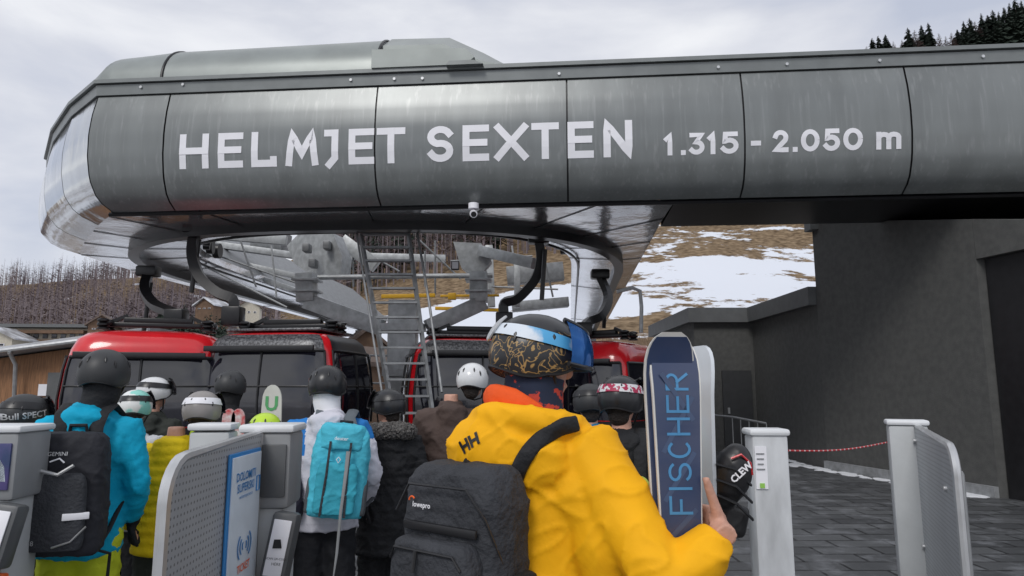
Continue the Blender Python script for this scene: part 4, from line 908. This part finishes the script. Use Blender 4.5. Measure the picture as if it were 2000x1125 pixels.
person('person in dark olive jacket with white helmet behind the blue jacket',302,735,5.3,J('olive_dark',(.035,.04,.035)),M_blkf,M_whelm,yaw=R(-30),strap=(M_blk,))
P4=person('person in yellow quilted puffer jacket with grey helmet and white goggle strap',394,762,3.95,J('yellow_puffer',(.88,.64,.01)),J('dk_tr',(.03,.035,.03)),M_ghelm,rz=R(12),puff=.010,amp=.007,strap=(M_white,),bodyx=-.13,bulk=1.12,arms={-1:[(-.31,-.03,1.12),(-.22,.1,.93)]})
person('person in black and lime jacket with matt black helmet by the left gondola',451,722,5.4,[M_blkf,J('lime_panel',(.45,.62,.03))],M_blkf,M_matth,neck=M_blkf,matfn=lambda c:1 if (1.30<c.z<1.36 or (1.2<c.z<1.44 and abs(abs(c.x)-.13)<.02)) else 0)
person('child in neon yellow helmet behind the terminal with the card reader',518,805,4.1,J('dk_child',(.03,.03,.05)),M_blkf,M_neonh)
person('person in black jacket and black helmet at the far left behind the lettered helmet',20,792,4.7,M_blkf,M_blkf,M_blkhelm)
def wj(c):
    if c.x<-.13 and c.z>1.26: return 1
    if c.x>.15 and c.z>1.36: return 1
    if c.z<.86 : return 2
    if c.x<-.19 and c.z<1.2: return 3
    return 0
P8=person('person in white and blue jacket with light blue backpack and black helmet',641,712,4.25,[J('white_shell',(.68,.68,.76)),J('blue_panel',(.02,.20,.58)),J('white_hem',(.6,.6,.68)),J('red_panel',(.55,.03,.03))],J('black_trousers',(.015,.016,.02)),M_blkhelm,rz=R(8),bulk=1.06,matfn=wj,neck=M_white,yaw=R(-10),bodyx=.02,arms={1:[(.28,-.02,1.14),(.24,.12,.94)],-1:[(-.30,-.02,1.14),(-.26,.12,.95)]})
M_teal=J('light_blue_pack',(.08,.52,.68),bump=.4)
t=backpack('light blue hiking backpack with grey side straps on the white jacket',P8,.92,.34,.20,.53,M_teal,J('grey_strap',(.12,.14,.16)),y0=-.155,x0=.08)
t.rotation_euler[1]=R(5)
bm=B(); packbody(bm,0,-.215,.03,.25,.08,.30,e=.7); mkm('front_pocket',remesh(bm,.008,1,wr(.010,3)),J('teal_dark',(.045,.38,.50)),t,smooth=80)
bm=B(); packbody(bm,0,-.12,.40,.28,.21,.15,top=.5,e=.7); mkm('top_lid',remesh(bm,.008,2,wr(.010,8)),M_teal,t,smooth=80)
for s in (-1,1):
    bm=B(); packbody(bm,s*.155,-.10,.02,.05,.14,.20); mk('side_pocket',bm,J('grey_mesh',(.09,.10,.11)),t,smooth=60)
    bm=B(); tube(bm,[(s*.06,-.235,.45),(s*.06,-.255,.25),(s*.07,-.253,.02)],.007,6,.4); mk('compression_strap',bm,M_char,t)
bm=B(); tube(bm,[(.05,-.24,.40),(.052,-.262,.22),(.05,-.262,.05),(.055,-.25,-.18),(.05,-.24,-.34)],[.013,.010,.009,.008,.003],8,.5); mk('hanging_strap',bm,M_gatem,t)
text('lettering','deuter',.03,frame((.0,-.24,.47),(1,0,0),(0,.2,1)),M_white,t)
bm=B(); tube(bm,[(0,-.258,.33),(.012,-.26,.35),(.0,-.26,.365),(-.012,-.26,.35)],.003,6,closed=True); mk('emblem',bm,M_white,t)
for s in (-1,1): bm=B(); tube(bm,[(s*.11,-.06,.03),(s*.17,.02,.05),(s*.21,.12,.09)],.018,6,.4); mk('hip_belt',bm,M_char,t)
person('person in long black coat with grey fur hood trim and black helmet',760,758,4.6,M_blkf,M_blkf,M_blkhelm,rz=R(15),yaw=R(40),strap=(M_blk,),bulk=1.1,long=True,hoodm=M_fur,hoodsz=1.15,puff=.005)
person('person in dark brown jacket with glossy white helmet left of the yellow jacket',925,707,5.0,J('brown_shell',(.085,.058,.05)),M_blkf,M_whelm,rz=R(10),bodyx=-.16,bulk=1.08,yaw=R(-20))
M_flor=mat('floral_strap',(.6,.6,.62),.5,0,0,38,col2=(.35,.01,.06),lo=.48,hi=.5)
P12=person('person in black jacket with red and white patterned goggle strap, behind the skis',1212,732,3.4,M_blkf,M_blkf,M_blkhelm,strap=(M_flor,.02),yaw=R(-20),rz=R(-5),hsz=1.02)
t=backpack('lime and black small backpack half hidden behind the skis',P12,1.02,.24,.14,.30,J('lime_pack',(.42,.50,.08)),y0=-.15)
bm=B(); packbody(bm,0,-.15,.03,.18,.05,.18); mk('front_pocket',bm,M_char,t,smooth=60)
person('person in blue jacket with dark grey helmet right of the yellow hood',1152,748,4.3,J('mid_blue',(.02,.2,.38)),M_blkf,M_matth,strap=(M_blk,))
person('person in dark jacket with black helmet partly hidden right of the patterned helmet',1290,790,4.9,M_blkf,M_blkf,M_blkhelm)
def ornate():
    m=mat('ornate_helmet',(.018,.018,.02),.3); nt=m.node_tree;N=nt.nodes;L=nt.links;b=N['Principled BSDF']
    tc=N.new('ShaderNodeTexCoord'); n=N.new('ShaderNodeTexNoise'); n.inputs['Scale'].default_value=15; n.inputs['Detail'].default_value=1.5; n.inputs['Distortion'].default_value=2.6; L.new(tc.outputs['Object'],n.inputs['Vector'])
    r=N.new('ShaderNodeValToRGB'); e=r.color_ramp.elements; e[0].position=.465;e[0].color=(0,0,0,1);e[1].position=.485;e[1].color=(1,1,1,1); q=e.new(.515);q.color=(1,1,1,1); q=e.new(.535);q.color=(0,0,0,1); L.new(n.outputs['Fac'],r.inputs['Fac'])
    sx=N.new('ShaderNodeSeparateXYZ'); L.new(tc.outputs['Object'],sx.inputs[0]); lt=N.new('ShaderNodeMath'); lt.operation='LESS_THAN'; lt.inputs[1].default_value=1.775; L.new(sx.outputs['Z'],lt.inputs[0])
    mu=N.new('ShaderNodeMath'); mu.operation='MULTIPLY'; L.new(r.outputs[0],mu.inputs[0]); L.new(lt.outputs[0],mu.inputs[1])
    mx=N.new('ShaderNodeMixRGB'); mx.inputs['Color1'].default_value=(.024,.025,.028,1); mx.inputs['Color2'].default_value=(.38,.24,.09,1); L.new(mu.outputs[0],mx.inputs['Fac']); L.new(mx.outputs[0],b.inputs['Base Color']); return m
M_str2=mat('pale_strap',(.64,.70,.77),.5,0,0,4,col2=(.08,.36,.65),lo=.42,hi=.46)
M_yj=J('yellow_shell',(.90,.44,.003),bump=.2,bs=14,var=.08)
M_buff=mat('patterned_gaiter',(.5,.05,.03),.8,0,0,22,col2=(.01,.02,.05),lo=.56,hi=.58)
SKY_=1.78
el=W(1305,1160,1.70); wrp=W(1410,1040,1.755)
PM=person('person in yellow jacket holding skis upright, seen from behind in the foreground',1037,610,2.02,M_yj,M_blkf,ornate(),rz=R(-38),yaw=R(-34),tilt=R(-6),bulk=1.14,amp=.012,vox=.008,bvox=.0055,warms={1:[el,wrp]},strap=(M_str2,.03,.10,.15,1,1.25),gog=mat('blue_lens',(.05,.25,.7),.08,.5,.4,4),neck=M_buff,hand={1:((-.06,1,.12),(1,.06,0),1.5,1,(-.34,-.16,1))},hood=True,hoodsz=1.25,bodyx=.02,jit=11,hoodm='self')
rt=PM[0]; k=rt['k']
hx=PM[4].translation.x
bm=B(); tube(bm,[(hx*.5+.118*math.sin(a),-.02-.120*math.cos(a),1.552+.03*math.cos(a)-.025*math.sin(a)) for a in [R(-130+20*i) for i in range(10)]],[.010]+[.026]*7+[.018,.008],12,1.35); mk('hood_lining',bm,J('orange_lining',(.90,.11,.015)),rt,smooth=70)
decal('brand_mark','HH',.045,918,866,R(24),[PM[5]],M_blk,rt,.002,.003)
bm=B(); tube(bm,[PM[2](-1.9,.99,.004),V((-.09,.03,-.09)),V((-.06,.06,-.12))],.008,8,.4); PM[3](bm); mk('side_strap',bm,mat('tan_strap',(.5,.25,.1),.6),PM[1])
t=backpack('large charcoal camera backpack worn by the person in the yellow jacket',PM,.935,.33,.20,.48,M_char,M_blkf,y0=-.165,x0=-.045,straps=False)
surfstrap('shoulder_strap',[(1000,985),(1003,950),(1012,915),(1032,882),(1062,852),(1100,832),(1140,825)],[PM[5]],.042,M_blkf,t)
surfstrap('shoulder_strap',[(905,940),(915,915),(925,895)],[PM[5]],.04,M_blkf,t)
bm=B(); packbody(bm,0,-.215,.02,.28,.09,.28); mkm('front_pocket',remesh(bm,.007,1,wr(.006,4)),M_char,t,smooth=80)
for pp in ([(-.12,-.256,.25),(-.10,-.262,.28),(.10,-.262,.28),(.12,-.256,.25)],[(-.14,-.22,.36),(-.1,-.215,.43),(.1,-.215,.43),(.15,-.2,.36),(.165,-.12,.2)],[(-.12,-.264,.11),(.12,-.264,.11)]):
    bm=B(); tube(bm,pp,.0035,6); mk('zip',bm,M_blk,t)
for pp in ([(-.02,-.266,.28),(-.02,-.274,.23)],[(.09,-.268,.11),(.09,-.274,.07)]):
    bm=B(); tube(bm,pp,.005,6); mk('zip_pull',bm,M_blk,t)
bm=B(); box(bm,(0,-.204,.325),(.25,.012,.022),None,.003); mk('webbing',bm,M_blk,t)
bm=B(); box(bm,(0,-.264,.18),(.2,.008,.02),None,.003); mk('webbing',bm,M_blk,t)
for s in (-1,1):
    bm=B(); packbody(bm,s*.165,-.09,.02,.05,.14,.2); mk('side_pocket',bm,M_blkf,t,smooth=60)
text('lettering','lowepro',.019,frame((-.06,-.2085,.378),(1,0,0),(0,.06,1)),M_white,t,.0003)
bm=B(); tube(bm,[(-.095+.010*math.cos(a),-.208,.387+.010*math.sin(a)) for a in [R(180-30*i) for i in range(6)]],.0024,6); mk('logo_arc',bm,M_orange,t)
# skis
M_skib=mat('ski_blue',(.025,.045,.11),.3,0,.35,9,coat=.3,col2=(.045,.06,.12)); M_skil=mat('ski_letter_blue',(.07,.26,.50),.4); M_cream2=mat('ski_edge',(.75,.74,.70),.35)
def ski(label,X,Y,tx,rz,m,letters):
    t=thing('ski',label,'ski',(X,Y,0),rz); Lg=1.725
    def wd(f): 
        w_=.122-.026*math.sin(pi*min(1,f*1.02))
        if f>.93: w_=w_*math.sqrt(max(.03,1-((f-.93)/.072)**3))
        if f<.02: w_*=.9
        return w_+(.014 if f>.6 else 0)*(f-.6)/.4
    def cy(f): return (.0 if f<.9 else ((f-.9)/.1)**2*.05)*tx
    def ring(f,g,y0,y1): w_=wd(f)/2*g; return [V((-w_,cy(f)+y0,f*Lg)),V((w_,cy(f)+y0,f*Lg)),V((w_,cy(f)+y1,f*Lg)),V((-w_,cy(f)+y1,f*Lg))]
    fs=sorted(set([i/30 for i in range(28)]+[.92,.94,.96,.975,.985,.993,1.0]))
    bm=B(); loft(bm,[ring(f,1,0,.012) for f in fs]); mk('core',bm,M_cream2,t,smooth=40)
    bm=B(); loft(bm,[ring(f,.93,-.003,.0005) for f in fs[:-1]]); tp_=mk('top_sheet',bm,m,t,smooth=40)
    if letters:
        def mp_(p,k): return V((-p.y,cy(p.x/Lg)-.0045-.0007*k,p.x))
        x=1.268
        for ch in 'FISCHER':
            bm=B(); wch=.013 if ch=='I' else .045
            glyph(bm,ch,x,x+wch,-.030,.030,.007,mp_); x+=wch+.0116
            mk('letter',bm,M_skil,tp_,smooth=None)
        for (x0,z0_,x1,z1_) in [(-.04,1.62,.04,1.5),(-.04,1.42,.04,1.56),(-.04,1.3,.04,1.42),(-.04,1.2,.04,1.28)]: bm=B(); beam(bm,(x0,-.0035,z0_),(x1,-.0035,z1_),.0006,.012); mk('graphic',bm,mat('ski_graphic',(.06,.09,.17),.3),tp_)
    for z in (.62,.86): bm=B(); box(bm,(0,(-.028 if not letters else .035),z),(.07,.04,.14),None,.01); mk('binding',bm,M_blk,t)
    return t
s1=W(1318,655,SKY_)
ski('dark blue ski with light blue lettering facing the viewer, held by the yellow jacket',s1.x,SKY_,1,R(3),M_skib,True)
ski('second ski with pale tip standing just behind the lettered ski',s1.x-.014,SKY_+.030,-1,R(3),M_skib,False)
M_sb=mat('board_white',(.62,.66,.70),.3,0,.1,3,coat=.4)
t=thing('snowboard','white snowboard with black bindings standing behind the skis','snowboard',(.577,2.25,0),R(-76))
def sbw(f): 
    w_=.28-.04*math.sin(pi*f); e_=min(f,1-f)
    if e_<.09: w_*=math.sqrt(max(.02,1-((.09-e_)/.092)**2.3))
    return w_
bm=B(); fs=sorted(set([0,.006,.015,.03,.05,.07,.09]+[i/20 for i in range(2,19)]+[.91,.93,.95,.97,.985,.994,1.0]))
def sbr(f):
    y=(max(0,.1-min(f,1-f))/.1)**2*.04; w_=sbw(f)/2; z=f*1.71+.01
    return [V((-w_,y,z)),V((w_,y,z)),V((w_,y+.012,z)),V((-w_,y+.012,z))]
loft(bm,[sbr(f) for f in fs]); mk('deck',bm,M_sb,t,smooth=40)
bm=B(); tube(bm,[(-.03,-.004,1.1),(.04,-.004,1.2),(.0,-.004,1.3),(.05,-.004,1.38)],.004,6,.4); mk('graphic',bm,mat('blue_line',(.05,.15,.5),.4),t)
for z in (1.14,.62):
    bm=B(); box(bm,(0,-.02,z),(.26,.03,.12),None,.01); bd=mk('binding',bm,M_blk,t)
    bm=B(); grid(bm,lambda u,v:V((-.13+.03*v+ -.02*math.sin(pi*u),-.02-.22*v,z-.06+.13*u+.01*math.sin(3*v))),6,8); bmesh.ops.solidify(bm,geom=bm.faces[:],thickness=.012)
    mk('highback',bm,M_blk,bd,smooth=60)
    for dy in (-.07,-.13): bm=B(); tube(bm,[(-.11,dy*.6,z-.07),(-.02,dy-.06,z-.04),(.06,dy-.05,z+.03),(.1,-.03,z+.07)],.016,8,.5); mk('binding_strap',bm,M_blkf,bd)
c=W(1430,925,2.15)
t=thing('snowboard_binding','black snowboard binding with white lettering and red trim beside the yellow sleeve','binding',c,R(-8))
bm=B(); ell(bm,(0,0,0),(.060,.05,.095),Matrix.Rotation(R(18),3,'Y')); ell(bm,(-.03,.02,-.05),(.05,.05,.06)); box(bm,(.0,.03,-.14),(.09,.06,.1),Matrix.Rotation(R(14),3,'Y'),.02); mkm('shell',remesh(bm,.006,2,wr(.003,2)),M_blk,t,smooth=60)
text('lettering','CLEW',.028,frame((.018,-.056,.01),(.75,.05,.66),(-.66,0,.75)),M_white,t,.001)
bm=B(); tube(bm,[(-.01,-.052,.05),(.02,-.05,.062),(.05,-.03,.035),(.055,-.02,0)],.0035,6); mk('trim',bm,M_red,t)
for q in range(3): bm=B(); tube(bm,[(-.05,-.03,.03-q*.045),(0,-.056,.02-q*.05),(.05,-.02,-.03-q*.05)],.008,8,.5); mk('strap',bm,M_blkf,t)
t=thing('snowboard','white snowboard tip with green mark in front of the left gondola','snowboard',W(530,800,5.0)); t.location.z=0
bm=B(); prism(bm,[(x,0,z) for x,z in [(-.065,.02),(.065,.02),(.075,1.35),(.07,1.5)]+[(.07*math.cos(a),1.5+.11*math.sin(a)) for a in [R(20*i) for i in range(1,9)]]+[(-.07,1.5),(-.075,1.35)]],(0,.012,0)); mk('deck',bm,mat('board_cream',(.65,.66,.6),.4),t)
text('graphic','U',.14,frame((0,-.004,1.47),(1,0,0),(0,0,1)),mat('green_mark',(.1,.4,.15),.5),t,.004)
for i in range(2):
    t=thing('ski','red and white ski tip in front of the lime jacket, %s of the pair'%('left','right')[i],'ski',W(447+i*18,812,4.6)); t.location.z=0
    bm=B(); prism(bm,[(x,0,z) for x,z in [(-.045,.02),(.045,.02),(.045,1.36)]+[(.045*math.cos(a),1.38+.07*math.sin(a)) for a in [R(20*i_) for i_ in range(1,9)]]+[(-.045,1.36)]],(0,.012,0)); mk('top_sheet',bm,mat('red_white_ski',(.55,.03,.04),.35,0,0,22,col2=(.7,.7,.7)),t)
print('people',NP)
